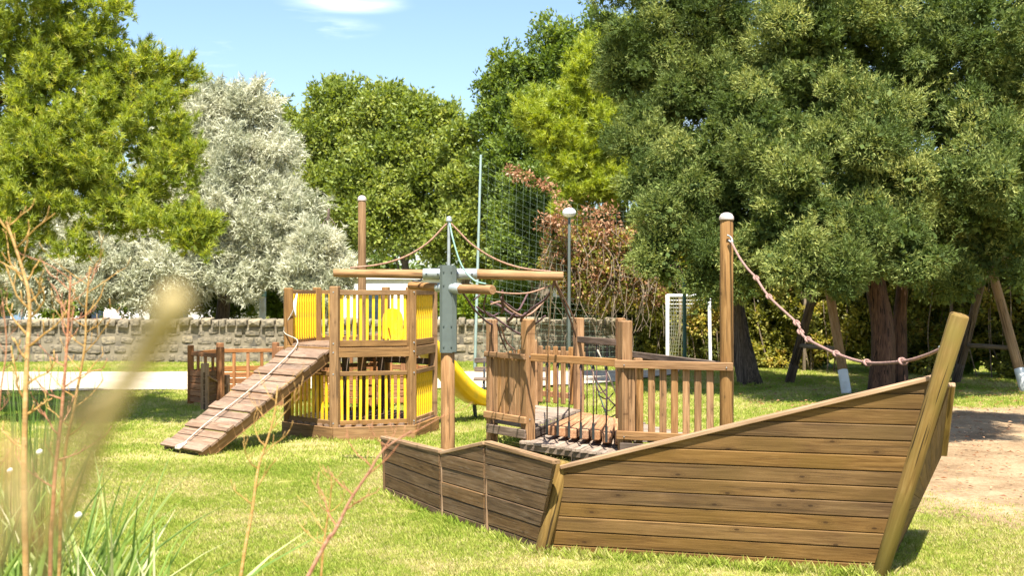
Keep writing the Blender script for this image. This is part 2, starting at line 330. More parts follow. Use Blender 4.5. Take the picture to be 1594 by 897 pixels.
def ribbon(name, near, far, mat, z, jit, seed, step=.35):
    """a sheet between two polylines (px,py rows on the ground) with ragged borders"""
    rs = random.Random(seed)
    def dense(pl):
        out = []
        for a, b in zip(pl[:-1], pl[1:]):
            n = max(2, int((b - a).length / step))
            out += [a + (b - a) * (i / n) for i in range(n)]
        out.append(pl[-1]); return out
    N = 90
    def samp(pl):
        d = dense(pl); return [d[min(len(d) - 1, int(i * (len(d) - 1) / N))] for i in range(N + 1)]
    a = samp(near); b = samp(far); V = []; Fc = []
    M = 8
    for i in range(N + 1):
        p = a[i] + Vector((0, rs.uniform(-jit, jit), 0)); q = b[i] + Vector((0, rs.uniform(-jit, jit), 0))
        for k in range(M + 1):
            w = p + (q - p) * (k / M); V.append((w.x, w.y, z))
    for i in range(N):
        for k in range(M):
            c0 = i * (M + 1) + k; Fc.append((c0, c0 + M + 1, c0 + M + 2, c0 + 1))
    return link(name, mesh(name, V, Fc, True), mat, None, kind='structure')
def gv(*pp): return [Vector((x, y, 0)) for x, y in pp]
ribbon('path', gv((-34, 21.5), (-12, 23.0), (-4.5, 23.6), (0, 23.9), (2.2, 25.4), (4, 28)), gv((-34, 28.0), (-12, 28.6), (-4.5, 28.6), (0, 28.8), (2.4, 29.2), (4.3, 29.6)), PATHM, .030, .12, 3)
def dirt_edge(t):  # an outline round the worn patch under the swings and beside the bow
    dt = (t + 2.36 + math.pi) % (2 * math.pi) - math.pi
    return 1 + .26 * math.exp(-(dt / .55) ** 2) + .05 * math.sin(3 * t + 1) + .06 * math.sin(7 * t) + .03 * math.sin(17 * t + 2)
DC = (8.5, 15.2); DRX, DRY = 5.0, 5.4
GZ = lambda x, y: .012 * (math.sin(x * 1.3 + y * .7) + math.sin(x * .5 - y * 1.1) - 1.0)
V = [(DC[0], DC[1], GZ(*DC) + .013)]; Fc = []
for ring in (.12, .25, .38, .5, .6, .7, .8, .88, .95, 1.0):
    for i in range(96):
        t = 2 * math.pi * i / 96; k = dirt_edge(t) * ring; X_, Y_ = DC[0] + DRX * k * math.cos(t), DC[1] + DRY * k * math.sin(t); V.append((X_, Y_, GZ(X_, Y_) + (.004 if ring == 1.0 else .013)))
Fc += [(0, 1 + i, 1 + (i + 1) % 96) for i in range(96)]
for q in range(9):
    o_ = 1 + q * 96; Fc += [(o_ + i, o_ + 96 + i, o_ + 96 + (i + 1) % 96, o_ + (i + 1) % 96) for i in range(96)]
link('bare_dirt', mesh('bare_dirt', V, Fc, True), DIRTM, None, kind='structure')
def in_dirt(x, y):
    dx = (x - DC[0]) / DRX; dy = (y - DC[1]) / DRY; r = np.hypot(dx, dy); t = np.arctan2(dy, dx)
    dt = (t + 2.36 + np.pi) % (2 * np.pi) - np.pi
    return r / (1 + .26 * np.exp(-(dt / .55) ** 2) + .05 * np.sin(3 * t + 1) + .06 * np.sin(7 * t) + .03 * np.sin(17 * t + 2))

# ------------------------------------------------------------------ lawn grass (one mass, tufts set out by geometry nodes)
def grass_mat():
    m, t, out = new_mat('grass_blades'); L = t.links.new
    ge = nn(t, 'ShaderNodeNewGeometry'); oi = nn(t, 'ShaderNodeObjectInfo')
    n1 = nn(t, 'ShaderNodeTexNoise'); n1.inputs['Scale'].default_value = .55; n1.inputs['Detail'].default_value = 7; n1.inputs['Roughness'].default_value = .65; L(ge.outputs['Position'], n1.inputs[0])
    ad_ = nn(t, 'ShaderNodeMath', operation='MULTIPLY_ADD'); ad_.inputs[1].default_value = .30; L(oi.outputs['Random'], ad_.inputs[0]); L(n1.outputs[0], ad_.inputs[2])
    at = nn(t, 'ShaderNodeAttribute', attribute_name='tint'); a2 = nn(t, 'ShaderNodeMath', operation='MULTIPLY_ADD'); a2.inputs[1].default_value = .14; L(at.outputs['Fac'], a2.inputs[0]); L(ad_.outputs[0], a2.inputs[2])
    r1 = ramp(t, [(.36, (.13, .21, .018)), (.60, (.255, .335, .035)), (.78, (.41, .43, .085)), (.90, (.60, .50, .23))]); L(a2.outputs[0], r1.inputs[0])
    b = nn(t, 'ShaderNodeBsdfPrincipled'); b.inputs['Roughness'].default_value = .6; b.inputs['Specular IOR Level'].default_value = .25; L(r1.outputs[0], b.inputs['Base Color'])
    tr = nn(t, 'ShaderNodeBsdfTranslucent'); L(r1.outputs[0], tr.inputs[0]); mxx = nn(t, 'ShaderNodeMixShader'); mxx.inputs[0].default_value = .35
    L(b.outputs[0], mxx.inputs[1]); L(tr.outputs[0], mxx.inputs[2]); L(mxx.outputs[0], out.inputs[0]); return m
GRASSM = grass_mat()
def tuft_mesh(seed, nb, hgt, spread, wid):
    rg = np.random.default_rng(seed); vv = []; tn = []
    for i in range(nb):
        a = rg.uniform(0, 6.283); r = spread * math.sqrt(rg.uniform()); x, y = r * math.cos(a), r * math.sin(a)
        h = hgt * rg.uniform(.5, 1.1); b = rg.uniform(0, 6.283); w = wid * rg.uniform(.7, 1.2)
        lx, ly = rg.normal(0, .45, 2) * h
        c, s = math.cos(b) * w / 2, math.sin(b) * w / 2
        vv += [(x - c, y - s, 0), (x + c, y + s, 0), (x + lx * .4 + c * .7, y + ly * .4 + s * .7, h * .6), (x + lx, y + ly, h)]
        tn.append(rg.uniform())
    return fast_mesh('grass_tuft', np.array(vv), 4, np.array(tn))
def scatter(name, pts, tuft, mat, label, cat, smin=.7, smax=1.3):
    me = bpy.data.meshes.new(name); me.vertices.add(len(pts)); me.vertices.foreach_set('co', np.ascontiguousarray(pts, dtype=np.float32).ravel())
    rg = np.random.default_rng(len(pts)); a = me.attributes.new('rot', 'FLOAT_VECTOR', 'POINT')
    rv = np.zeros((len(pts), 3), np.float32); rv[:, 2] = rg.uniform(0, 6.283, len(pts)); rv[:, :2] = rg.normal(0, .12, (len(pts), 2)); a.data.foreach_set('vector', rv.ravel())
    a = me.attributes.new('scl', 'FLOAT', 'POINT'); a.data.foreach_set('value', rg.uniform(smin, smax, len(pts)).astype(np.float32))
    src = bpy.data.objects.new(name + '_blade_source', tuft); tuft.materials.append(mat)
    o = bpy.data.objects.new(name, me); COL.objects.link(o); me.materials.append(mat)
    ng = bpy.data.node_groups.new(name, 'GeometryNodeTree')
    ng.interface.new_socket('Geometry', in_out='INPUT', socket_type='NodeSocketGeometry'); ng.interface.new_socket('Geometry', in_out='OUTPUT', socket_type='NodeSocketGeometry')
    gi = ng.nodes.new('NodeGroupInput'); go = ng.nodes.new('NodeGroupOutput'); ip = ng.nodes.new('GeometryNodeInstanceOnPoints'); ob = ng.nodes.new('GeometryNodeObjectInfo'); ob.inputs['Object'].default_value = src
    n1 = ng.nodes.new('GeometryNodeInputNamedAttribute'); n1.data_type = 'FLOAT_VECTOR'; n1.inputs[0].default_value = 'rot'
    n2 = ng.nodes.new('GeometryNodeInputNamedAttribute'); n2.data_type = 'FLOAT'; n2.inputs[0].default_value = 'scl'
    mpn = ng.nodes.new('GeometryNodeMeshToPoints'); mpn.inputs['Radius'].default_value = .001
    K = ng.links.new; K(gi.outputs[0], mpn.inputs[0]); K(mpn.outputs[0], ip.inputs['Points']); K(ob.outputs['Geometry'], ip.inputs['Instance']); K(n1.outputs[0], ip.inputs['Rotation']); K(n2.outputs[0], ip.inputs['Scale']); K(ip.outputs[0], go.inputs[0])
    md = o.modifiers.new('grass', 'NODES'); md.node_group = ng
    o['kind'] = 'stuff'; o['label'] = label; o['category'] = cat; return o
def grass_pts(n, y0, y1, rg, margin=1.5):
    # uniform over the ground the lens sees, denser near
    y = y0 + (y1 - y0) * rg.uniform(0, 1, n) ** 1.0
    half = y * 0.46 + margin; x = rg.uniform(-1, 1, n) * half
    keep = rg.uniform(0, 1, n) < half / half.max()
    x, y = x[keep], y[keep]
    d = in_dirt(x, y); keep = rg.uniform(0, 1, len(x)) < np.clip((d - .80) / .27, .02, 1) ** 1.5
    x, y = x[keep], y[keep]
    bc = np.random.default_rng(9); keep = np.ones(len(x), bool)
    spots = [(bc.uniform(-7, 6), bc.uniform(8, 19), bc.uniform(.08, .30)) for _ in range(60)] + [(-4.1, 14.2, .5), (-.2, 17.6, .5), (.6, 8.6, .25), (1.6, 8.2, .22), (-.9, 10.6, .25), (2.9, 7.9, .35)]
    for (a_, b_, r_s) in spots: keep &= ~((np.hypot((x - a_) / 1.8, y - b_) < r_s * rg.uniform(.5, 1.2, len(x))) & (rg.uniform(0, 1, len(x)) < .72))
    x, y = x[keep], y[keep]
    near = np.interp(x, [-34, -12, -4.5, 0, 2.2, 4], [21.5, 23.0, 23.6, 23.9, 25.4, 28.0]); far = np.interp(x, [-34, -12, -4.5, 0, 2.4, 4.3], [28.0, 28.6, 28.6, 28.8, 29.2, 29.6])
    keep = ~((y > near) & (y < far) & (x < 4.2)); x, y = x[keep], y[keep]
    z = .012 * (np.sin(x * 1.3 + y * .7) + np.sin(x * .5 - y * 1.1) - 1.0)
    return np.stack([x, y, z - .004], 1)
rg = np.random.default_rng(5)
scatter('lawn_grass', grass_pts(120000, 7.2, 13.5, rg), tuft_mesh(1, 18, .034, .055, .005), GRASSM, 'short sunlit lawn grass in front of the wooden boat and ramp', 'grass')
scatter('lawn_grass', grass_pts(95000, 13.5, 34, rg, 2.5), tuft_mesh(2, 16, .042, .10, .010), GRASSM, 'lawn grass further back around the tower and under the trees', 'grass')

foot_pts = []
_rt = random.Random(12)
for a, b, m_ in (((601, 768), (689, 806), 60), ((689, 806), (758, 830), 60), ((758, 830), (838, 858), 80), ((846, 860), (1352, 893), 420)):
    A, B_ = G(*a), G(*b)
    for i in range(m_): q = A + (B_ - A) * _rt.random(); foot_pts.append((q.x - .02 + _rt.uniform(-.03, .03), q.y - .055 - abs(_rt.gauss(0, .035)), -.012))
for (cx0, cy0, rr_, m_) in ((-.71, 12.8, .11, 26), (-2.38, 15.54, .12, 30), (2.33, 12.55, .12, 20), (5.19, 25.2, .42, 60), (2.58, 8.1, .12, 40), (.25, 8.9, .10, 26)):
    for i in range(m_): t = _rt.random() * 6.283; foot_pts.append((cx0 + rr_ * math.cos(t), cy0 + rr_ * math.sin(t), -.012))
scatter('foot_grass', np.array(foot_pts), tuft_mesh(4, 12, .062, .03, .0055), GRASSM, 'longer uncut grass tufts along the foot of hull and posts', 'grass', .6, 1.5)

# ------------------------------------------------------------------ the wooden play boat
boat = thing('play_boat', 'brown plank boat hull with leaning stem log set in the lawn in front', 'play boat', (1.0, 9.3, 0))
def ray_plane(px, py, o, n):
    d = Vector(((px - CX) / F, 1, -(py - HZ) / F)); c = Vector((0, 0, CH)); return c + d * ((o - c).dot(n) / d.dot(n))
def plank_panel(parent, bl, br, lean, topline, leftline, rightline, h, mat, th=.03, z0=-.05):
    """horizontal planks between ground and a sloping top; lines given as world points on the panel plane"""
    u = (br - bl).normalized(); nrm = Vector((u.y, -u.x, 0)); vd = (Vector((0, 0, 1)) + nrm * lean).normalized(); n3 = u.cross(vd)
    def uv(p): d = p - bl; return (d.dot(u), d.dot(vd))
    poly = [uv(bl), uv(br), topline[1] and uv(topline[1]), uv(topline[0])]
    M = Matrix((u, vd, n3)).transposed().to_4x4(); M.translation = bl
    vmax = max(p[1] for p in poly); k = 0; vv = z0
    while vv < vmax:
        a, b = vv, min(vv + h, vmax + .01); lo, hi = a, b - .0035
        pl = [poly[0], poly[1], poly[2], poly[3]]
        pl[0] = (pl[0][0], z0) if a < 0 else pl[0]; pl[1] = (pl[1][0], z0) if a < 0 else pl[1]
        q = clip(clip(pl, 1, lo, False), 1, hi, True); vv += h; k += 1
        if len(q) < 3: continue
        us = [p[0] for p in q]
        if max(us) - min(us) < .05: continue
        mid = (lo + hi) / 2; off = random.uniform(-.0025, .0035)
        fr = [(x, y + (.006 if y < lo + 1e-4 else (-.006 if y > hi - 1e-4 else 0)), th + off) for x, y in q]
        ba = [(x, y, th - .008 + off) for x, y in q]; bb = [(x, y, 0) for x, y in q]; m_ = len(q)
        f_ = [tuple(range(m_)), tuple(range(3 * m_ - 1, 2 * m_ - 1, -1))]
        for i in range(m_):
            j = (i + 1) % m_; f_ += [(i, m_ + i, m_ + j, j), (m_ + i, 2 * m_ + i, 2 * m_ + j, m_ + j)]
        link('plank', mesh('plank', fr + ba + bb, f_), mat, parent, M)
    return u, vd, n3
def hull_side(parent, blp, brp, lean, tl, tr, h, mat, capw=.07):
    bl, br = G(*blp), G(*brp); u = (br - bl).normalized(); nrm = Vector((u.y, -u.x, 0)); n = u.cross((Vector((0, 0, 1)) + nrm * lean).normalized())
    TL, TR = ray_plane(*tl, bl, n), ray_plane(*tr, bl, n)
    plank_panel(parent, bl, br, lean, (TL, TR), None, None, h, mat)
    d = (TR - TL).normalized(); off = n * .004 + Vector((0, 0, .016))
    beam('cap_rail', TL + off - d * .01, TR + off + d * .01, capw, .032, RIM, parent, up=(0, 0, 1), c=.005)
    return bl, br, TL, TR
# bow, port side
bow = hull_side(boat, (846, 858), (1360, 890), .075, (876, 730), (1453, 591), .112, HULL, .10)
# three stern panels
hull_side(boat, (601, 768), (689, 806), .05, (598, 684), (688, 706), .128, STERN)
hull_side(boat, (690, 806), (758, 830), .05, (691, 708), (757, 693), .128, STERN)
hull_side(boat, (760, 830), (838, 858), .05, (761, 693), (866, 723), .128, STERN)
def vp(px, py, top, r, mat=RIM):
    b = G(px, py); t_ = P(top[0], top[1], b.y - .03); beam('upright_batten', b + Vector((0, -.045, -.04)), t_ + Vector((0, -.05, 0)), .028, .028, mat, boat)
vp(690, 806, (689, 706), .02); vp(759, 830, (759, 693), .02); vp(600, 768, (598, 686), .02, STERN)
for (px, py) in ((690, 800), (759, 824), (601, 764)):
    b = G(px, py); beam('inner_post', b + Vector((.03, .09, -.03)), b + Vector((.03, .08, .5)), .07, .07, OLD, boat)
jb = G(842, 860); jt = P(879, 719, jb.y - .02)
log('corner_log', jb + Vector((.0, -.02, -.04)), jt, .062, .058, STEM, boat, dome=.004)
sb = P(1366, 893, 8.15); sb.z = -.05; stt = P(1494, 490, 7.72)
log('stem_log', sb, stt, .056, .065, STEM, boat, n=20, dome=.006)
# starboard side: fanned planks behind the stem
fb, ft = Vector((2.64, 8.22, -.04)), Vector((3.02, 7.98, 1.34)); rb, rt = Vector((3.32, 9.75, -.04)), Vector((3.49, 9.4, .66))
NP = 11
for k in range(NP):
    a0 = fb + (ft - fb) * (k / NP); a1 = fb + (ft - fb) * ((k + .965) / NP); b0 = rb + (rt - rb) * (k / NP); b1 = rb + (rt - rb) * ((k + .965) / NP)
    ux = (b0 - a0).normalized(); nz_ = Vector((ux.y, -ux.x, 0)).normalized() * .028
    q = [a0, b0, b1, a1]; M = frame(b0 - a0, (a1 - a0), a0); Mi = M.inverted()
    vv = [Mi @ p for p in q] + [Mi @ (p - nz_) for p in q]
    link('plank', mesh('plank', vv, [(0, 1, 2, 3), (7, 6, 5, 4), (0, 4, 5, 1), (1, 5, 6, 2), (2, 6, 7, 3), (3, 7, 4, 0)]), HULL, boat, M)
beam('cap_rail', ft + Vector((.0, .02, .02)), rt + Vector((0, 0, .02)), .09, .034, RIM, boat)
beam('inner_post', rb + Vector((-.08, 0, 0)), rt + Vector((-.09, 0, -.03)), .08, .08, OLD, boat)

# ------------------------------------------------------------------ mast with crossed yards
MY = 12.8
mast = thing('boat_mast', 'round timber mast in grey steel sleeve carrying crossed yard logs', 'mast', (GX(697, MY), MY, 0))
mx0 = GX(697, MY)
log('pole', (mx0, MY, -.05), P(697, 545, MY), .078, .076, HONEY, mast)
zt = P(697, 413, MY).z; zb = P(697, 549, MY).z
def prism(name, c, prof, z0, z1, mat, parent):
    n = len(prof); vv = [(c[0] + x, c[1] + y, z0) for x, y in prof] + [(c[0] + x * 1.0, c[1] + y, z1) for x, y in prof]
    return link(name, mesh(name, [(a[0] - c[0], a[1] - c[1], a[2]) for a in vv], [tuple(range(n - 1, -1, -1)), tuple(range(n, 2 * n))] + [(i, (i + 1) % n, n + (i + 1) % n, n + i) for i in range(n)]), mat, parent, Matrix.Translation((c[0], c[1], 0)))
prism('sleeve', (mx0, MY), [(-.085, -.06), (-.055, -.09), (.055, -.09), (.085, -.06), (.085, .06), (.055, .09), (-.055, .09), (-.085, .06)], zb, zt, STEELG, mast)
prism('sleeve_rib', (mx0 + .075, MY - .02), [(-.02, -.09), (.025, -.06), (.025, .05), (-.02, .05)], zb + .01, zt - .02, STEELG, mast)
zy = P(697, 427, MY).z
log('yard', (GX(519, MY), MY + .02, P(519, 425, MY).z), (GX(662, MY), MY + .02, zy), .047, .052, HONEY, mast, label='left arm of the long upper yard log')
log('yard', (GX(739, MY), MY + .02, zy), (GX(877, MY), MY + .02, P(877, 430, MY).z), .055, .05, HONEY, mast, label='right arm of the long upper yard log')
for a, b in ((658, 690), (706, 743)):
    log('yard_bracket', (GX(a, MY), MY + .02, zy + .002), (GX(b, MY), MY + .02, zy + .002), .062, .062, GALV, mast)
log('yard', P(638, 445, MY + .35), P(684, 447.5, MY + .05), .043, .047, HONEY, mast, label='left stub of the short lower yard')
log('yard', P(714, 450, MY - .12), P(767, 451.5, MY - .55), .05, .052, HONEY, mast, label='right stub of the short lower yard')
log('yard_bracket', P(680, 448, MY + .08), P(693, 448, MY + .02), .055, .055, GALV, mast)
log('yard_bracket', P(703, 449, MY - .05), P(717, 450, MY - .14), .06, .06, GALV, mast)
log('top_pipe', (mx0 + .01, MY, zt - .01), P(699, 340, MY), .019, .017, GALV, mast, n=10)
log('pipe_cap', P(699, 345, MY), P(699, 337, MY), .034, .026, GALV, mast, n=10)
for zz_ in (zt - .07, zy - .12, zb + .30, zb + .07):
    for xx_ in (-.04, .045): log('bolt', (mx0 + xx_, MY - .085, zz_), (mx0 + xx_, MY - .103, zz_), .009, .008, STEELG, mast, n=8)
for px_ in (664, 682, 712, 735): log('bolt', (GX(px_, MY), MY - .04, zy), (GX(px_, MY), MY - .066, zy), .010, .009, BLACKM, mast, n=8)
tube('stay_rope', [P(696, 348, MY), P(690, 354, MY), P(665, 379, MY), P(630, 400, MY), P(590, 412, MY), P(545, 417, MY)], .011, ROPE, mast)
tube('stay_rope', [P(702, 348, MY), P(712, 358, MY), P(735, 381, MY), P(770, 403, MY), P(810, 417, MY), P(858, 423, MY)], .011, ROPE, mast)
tube('halyard', [P(700, 348, MY - .02), P(705, 372, MY - .1), P(715, 405, MY - .15), P(726, 425, MY - .2), P(741, 438, MY - .35), P(756, 442, MY - .5)], .010, ROPEG, mast, label='teal rope from mast top to lower yard')
tube('shackle', [P(642, 437, MY), P(650, 438, MY), P(657, 435, MY)], .012, BLACKM, mast)

# ------------------------------------------------------------------ hanging-step bridge with its two small decks
br = thing('step_bridge', 'wooden bridge of two railed decks joined by hanging timber steps', 'play bridge', (1.2, 13.6, 0))
L1 = Vector((GX(766, 14.87), 14.87, 0)); L2 = Vector((GX(822, 14.2), 14.2, 0)); B1 = Vector((GX(901, 16.3), 16.3, 0)); B0 = Vector((GX(832, 16.9), 16.9, 0))
R1 = Vector((GX(973, 13.0), 13.0, 0)); R2 = Vector((GX(1131, 12.55), 12.55, 0)); R1B = Vector((GX(966, 15.2), 15.2, 0))
Z = Vector((0, 0, 1))
def post(p, top, w=.125, mat=HONEY, name='post', parent=br, z0=-.05, rot=0.0, label=None):
    return beam(name, p + Z * z0, p + Z * top, w, w, mat, parent, up=(math.cos(rot), math.sin(rot), 0), c=.012, label=label)
post(L1, 1.65, .12, rot=.5); post(L2, 1.67, .135, rot=.6); post(B1, 1.64, .12, rot=.4); post(R1, 1.68, .13, rot=.35); post(R1 + Vector((.16, .13, 0)), 1.25, .09, rot=.35); post(R1B, 1.66, .11, rot=.3)
post(B0, 1.3, .11)
log('tall_post', R2 - Z * .05, R2 + Z * (P(1131, 342, R2.y).z), .078, .072, TOWERW, br, n=18, label='tall round post with pale cap')
log('post_cap', R2 + Z * (P(1131, 343, R2.y).z), R2 + Z * (P(1131, 336, R2.y).z), .083, .08, CAPM, br, n=18, dome=.035)
def rail(a, b, z, w=.045, h=.085, mat=HONEY, off=None, name='rail', ext=.06):
    d = (b - a).normalized(); o = Vector((d.y, -d.x, 0)) * (off if off is not None else 0)
    return beam(name, a + Z * z + o - d * ext, b + Z * z + o + d * ext, w, h, mat, br)
rail(L1, L2, 1.205, h=.07, off=.075, ext=.05)
rail(L2, R1, 1.20, off=.0, ext=-.06, mat=HONEY, h=.09)
rail(R1, R2, 1.195, off=.085, ext=.09, h=.09)
rail(R1B, R2, 1.20, mat=OLD, h=.075, ext=.0)
rail(B1, R1B, 1.335, mat=OLD, h=.09, off=.03, ext=.10)
rail(R1, R2, .40, off=.085, ext=.07, h=.095)
rail(L1, L2, .43, off=.075, h=.085, ext=.06)
rail(B0, B1, 1.12, h=.07, off=-.05); rail(B0, B1, .52, h=.08, off=-.05, mat=BLOCK)
# round-edged balusters of the right deck
def baluster(p, z0, z1, w, d, ang, mat=HONEY, parent=br, name='baluster'):
    beam(name, p + Z * z0, p + Z * z1, w, d, mat, parent, up=(math.cos(ang), math.sin(ang), 0), c=.012)
dR = (R2 - R1); aR = math.atan2(dR.y, dR.x) + math.pi / 2
for i, px in enumerate((985, 998, 1016.5, 1034.5, 1052.5, 1070.5, 1088.5, 1107)):
    t_ = (px - 973) / (1131 - 973); p = R1 + dR * t_ + Vector((dR.y, -dR.x, 0)).normalized() * .03
    baluster(p, .40, 1.16, .078, .034, aR)
dL = (L2 - L1); aL = math.atan2(dL.y, dL.x) + math.pi / 2
for i in range(9):
    p = L1 + dL * ((i + .55) / 9.6) + Vector((dL.y, -dL.x, 0)).normalized() * .02
    baluster(p, .40, 1.18 + random.uniform(-.008, .008), .083, .03, aL)
dB = (B1 - B0); aB = math.atan2(dB.y, dB.x) + math.pi / 2
for i in range(5):
    p = B0 + dB * ((i + .8) / 5.8); baluster(p, .40, 1.22, .085, .034, aB)
# left back screen between L1 and B0, seen through the front
dC = (B0 - L1)
for i in range(9):
    p = L1 + dC * ((i + 1) / 10); baluster(p, .36, 1.2, .08, .03, math.atan2(dC.y, dC.x) + math.pi / 2)
# decks
def deck(c, z, n, mat, parent=br, th=.035, name='deck_board', fascia=OLD, fh=.11, fed=(), nrm=None):
    """boards laid across a convex polygon c (list of Vector); boards run along nrm"""
    ax = nrm.normalized(); pr = Vector((-ax.y, ax.x, 0)); o = c[0]
    poly = [((p - o).dot(ax), (p - o).dot(pr)) for p in c]
    lo = min(p[1] for p in poly); hi = max(p[1] for p in poly); w = (hi - lo) / n
    for i in range(n):
        q = clip(clip(poly, 1, lo + i * w, False), 1, lo + (i + 1) * w - .012, True)
        if len(q) < 3: continue
        a = min(p[0] for p in q); b = max(p[0] for p in q); m_ = lo + (i + .5) * w
        q2 = clip(poly, 1, m_, False); xs_ = [p[0] for p in q if abs(p[0] - a) < 9]
        # board spans the chord at its middle
        ch = []
        for j in range(len(poly)):
            p0, p1 = poly[j], poly[(j + 1) % len(poly)]
            if (p0[1] - m_) * (p1[1] - m_) < 0: t_ = (m_ - p0[1]) / (p1[1] - p0[1]); ch.append(p0[0] + (p1[0] - p0[0]) * t_)
        if len(ch) < 2: continue
        A = o + ax * min(ch) + pr * m_ + Z * z; B_ = o + ax * max(ch) + pr * m_ + Z * z
        beam(name, A, B_, w - .012, th, mat, parent, c=.005)
    for a, b in fed:
        beam('fascia', a + Z * (z - .02 - fh / 2), b + Z * (z - .02 - fh / 2), .04, fh, fascia, parent)
for p_, zs_ in ((L1, (.43, 1.2)), (L2, (.43, 1.2)), (R1, (.4, 1.2)), (R2, (.4, 1.2))):
    for zz_ in zs_:
        for dx_ in (-.022, .022): log('bolt', p_ + Vector((dx_, -.11, zz_ + dx_ * .6)), p_ + Vector((dx_, -.121, zz_ + dx_ * .6)), .007, .006, GALV, br, n=8) if p_ in (R1, R2) else log('bolt', p_ + Vector((dx_, -.068, zz_ + dx_ * .6)), p_ + Vector((dx_, -.083, zz_ + dx_ * .6)), .007, .006, GALV, br, n=8)
deck([L1, L2, B1, B0], .335, 11, DECK, nrm=(L2 - L1), fed=((L1 - Vector((.06, .09, 0)), L2 - Vector((.03, .09, 0))), (L2 + Vector((.06, .0, 0)), B1)))
deck([R1, R2, R1B], .335, 10, DECK, nrm=(R2 - R1), fed=((R1 - Vector((.06, .07, 0)), R2 - Vector((0, .07, 0))), (R1, R1B)))
e = (R1 - L2).normalized(); out_ = Vector((e.y, -e.x, 0))
deck([L2 + out_ * .16 + e * .02, R1 + out_ * .16 + e * .1, R1B + e * .0, B1 + e * .1], .17, 13, DECK, nrm=(B1 - L2), fed=((L2 + out_ * .12, R1 + out_ * .12),), fh=.07)
for p in (L2 + e * .1 + out_ * .06, L2 + e * .9 + out_ * .08, B1 + e * .3, R1 + e * .05 + out_ * .05): post(p, .13, .10, OLD, name='deck_leg')
# hanging steps
for i, px in enumerate((853, 870, 887.5, 905.5, 924, 943, 961)):
    t_ = (px - 822) / (973 - 822); t_ = max(.04, t_ * (14.2 / 13.6) * .98); near = L2 + (R1 - L2) * t_; far = B1 + (R1B - B1) * t_
    near = near + out_ * .0; zz = .285 + random.uniform(-.012, .012)
    sw = random.uniform(-.02, .02)
    a = near + (far - near) * .10 + e * sw; b = near + (far - near) * .88
    st_ = beam('hanging_step', a + Z * (zz + .02), b + Z * (zz + .02), .105, .115, BLOCK, br, c=.01)
    beam('strap_plate', near + Z * (zz + .0) + e * .0, near + Z * (zz + .19), .035, .012, BLACKM, br, up=(out_.x, out_.y, 0), c=.002)
    tube('hanging_rope', [near + Z * (zz + .17), near + Z * .8 + e * .003, near + Z * 1.16], .0085, ROPED if i % 2 else OLD, br, k=1)
    tube('shackle', [near + Z * 1.16, near + Z * 1.12 + e * .018, near + Z * 1.08, near + Z * 1.12 - e * .018, near + Z * 1.16], .007, BLACKM, br, k=2)
    if i % 2 == 0: tube('hanging_rope', [far + Z * (zz + .05), far + Z * .8, far + Z * 1.3], .0075, ROPED, br, k=1)

# ------------------------------------------------------------------ rope net from the yard, rope ladder, knotted rope
net = thing('climbing_net', 'sagging dark red climbing ropes slung from the yard to the bridge posts', 'climbing net', (.3, 13.6, 0))
def rp(pts, y0, y1, r, mat, name='rope', parent=net, k=3):
    n = len(pts) - 1; tube(name, [P(a, b, y0 + (y1 - y0) * i / n) for i, (a, b) in enumerate(pts)], r, mat, parent, n=5, k=k)
N_ = [([(721, 457), (730, 470), (740, 484), (756, 500), (766, 506)], 12.9, 14.8, .013, ROPED), ([(863, 434), (860, 448), (849, 466), (829, 480), (815, 492), (798, 490), (778, 476), (764, 470)], 12.85, 14.6, .015, ROPED),
      ([(742, 478), (752, 486), (760, 488), (778, 500), (797, 514), (815, 523)], 13.8, 14.3, .013, ROPED), ([(862, 436), (877, 472), (888, 498), (896, 524)], 12.9, 16.2, .012, ROPED),
      ([(864, 438), (884, 476), (897, 504)], 12.9, 16.2, .011, ROPER), ([(858, 446), (856, 490), (852, 545)], 12.9, 15.4, .009, ROPEW), ([(768, 454), (790, 457), (817, 457), (838, 452), (857, 444)], 12.4, 12.9, .010, ROPE),
      ([(782, 452), (784, 468), (794, 477), (806, 484), (815, 470), (822, 456)], 13, 13.6, .012, ROPED), ([(757, 458), (753, 480), (763, 493), (776, 488)], 13, 14, .011, ROPED),
      ([(764, 474), (780, 470), (794, 482), (814, 492), (830, 486), (846, 470)], 13.6, 14.2, .012, ROPE), ([(849, 492), (838, 501), (829, 508)], 14, 14.3, .012, ROPED), ([(774, 504), (781, 528), (789, 546)], 14.4, 15.6, .011, ROPED),
      ([(780, 508), (788, 532), (802, 546)], 14.4, 15.6, .011, ROPER), ([(736, 468), (744, 462), (749, 456)], 13, 13.2, .010, ROPED), ([(796, 494), (790, 506), (783, 516)], 14, 14.8, .010, ROPED), ([(835, 478), (833, 500), (838, 540)], 14.4, 16, .008, ROPEW),
      ([(820, 492), (812, 520), (806, 545)], 14.4, 16, .008, ROPEW), ([(781, 463), (783, 480), (781, 487)], 13.2, 13.5, .018, ROPED), ([(800, 489), (795, 497), (790, 500)], 13.9, 14.1, .020, ROPED), ([(818, 488), (812, 496), (811, 500)], 13.9, 14.1, .018, ROPED)]
for a in N_: rp(*a)
lad = thing('rope_ladder', 'dark rope climbing ladder slung behind the hanging steps', 'rope ladder', (1.1, 15.6, 0))
rp([(918, 562), (926, 590), (934, 618), (946, 652)], 15.5, 15.9, .010, ROPEG, parent=lad); rp([(930, 545), (948, 586), (962, 620)], 15.4, 15.6, .011, ROPEW, parent=lad)
rp([(920, 575), (931, 598), (948, 622), (962, 636)], 15.5, 15.6, .010, ROPED, parent=lad)
for q in ([(927, 600), (935, 612), (946, 604)], [(931, 615), (944, 622), (955, 612)], [(936, 632), (948, 640), (958, 630)], [(941, 645), (950, 650), (960, 645)]): rp(q, 15.6, 15.6, .009, ROPED, parent=lad, name='rung')
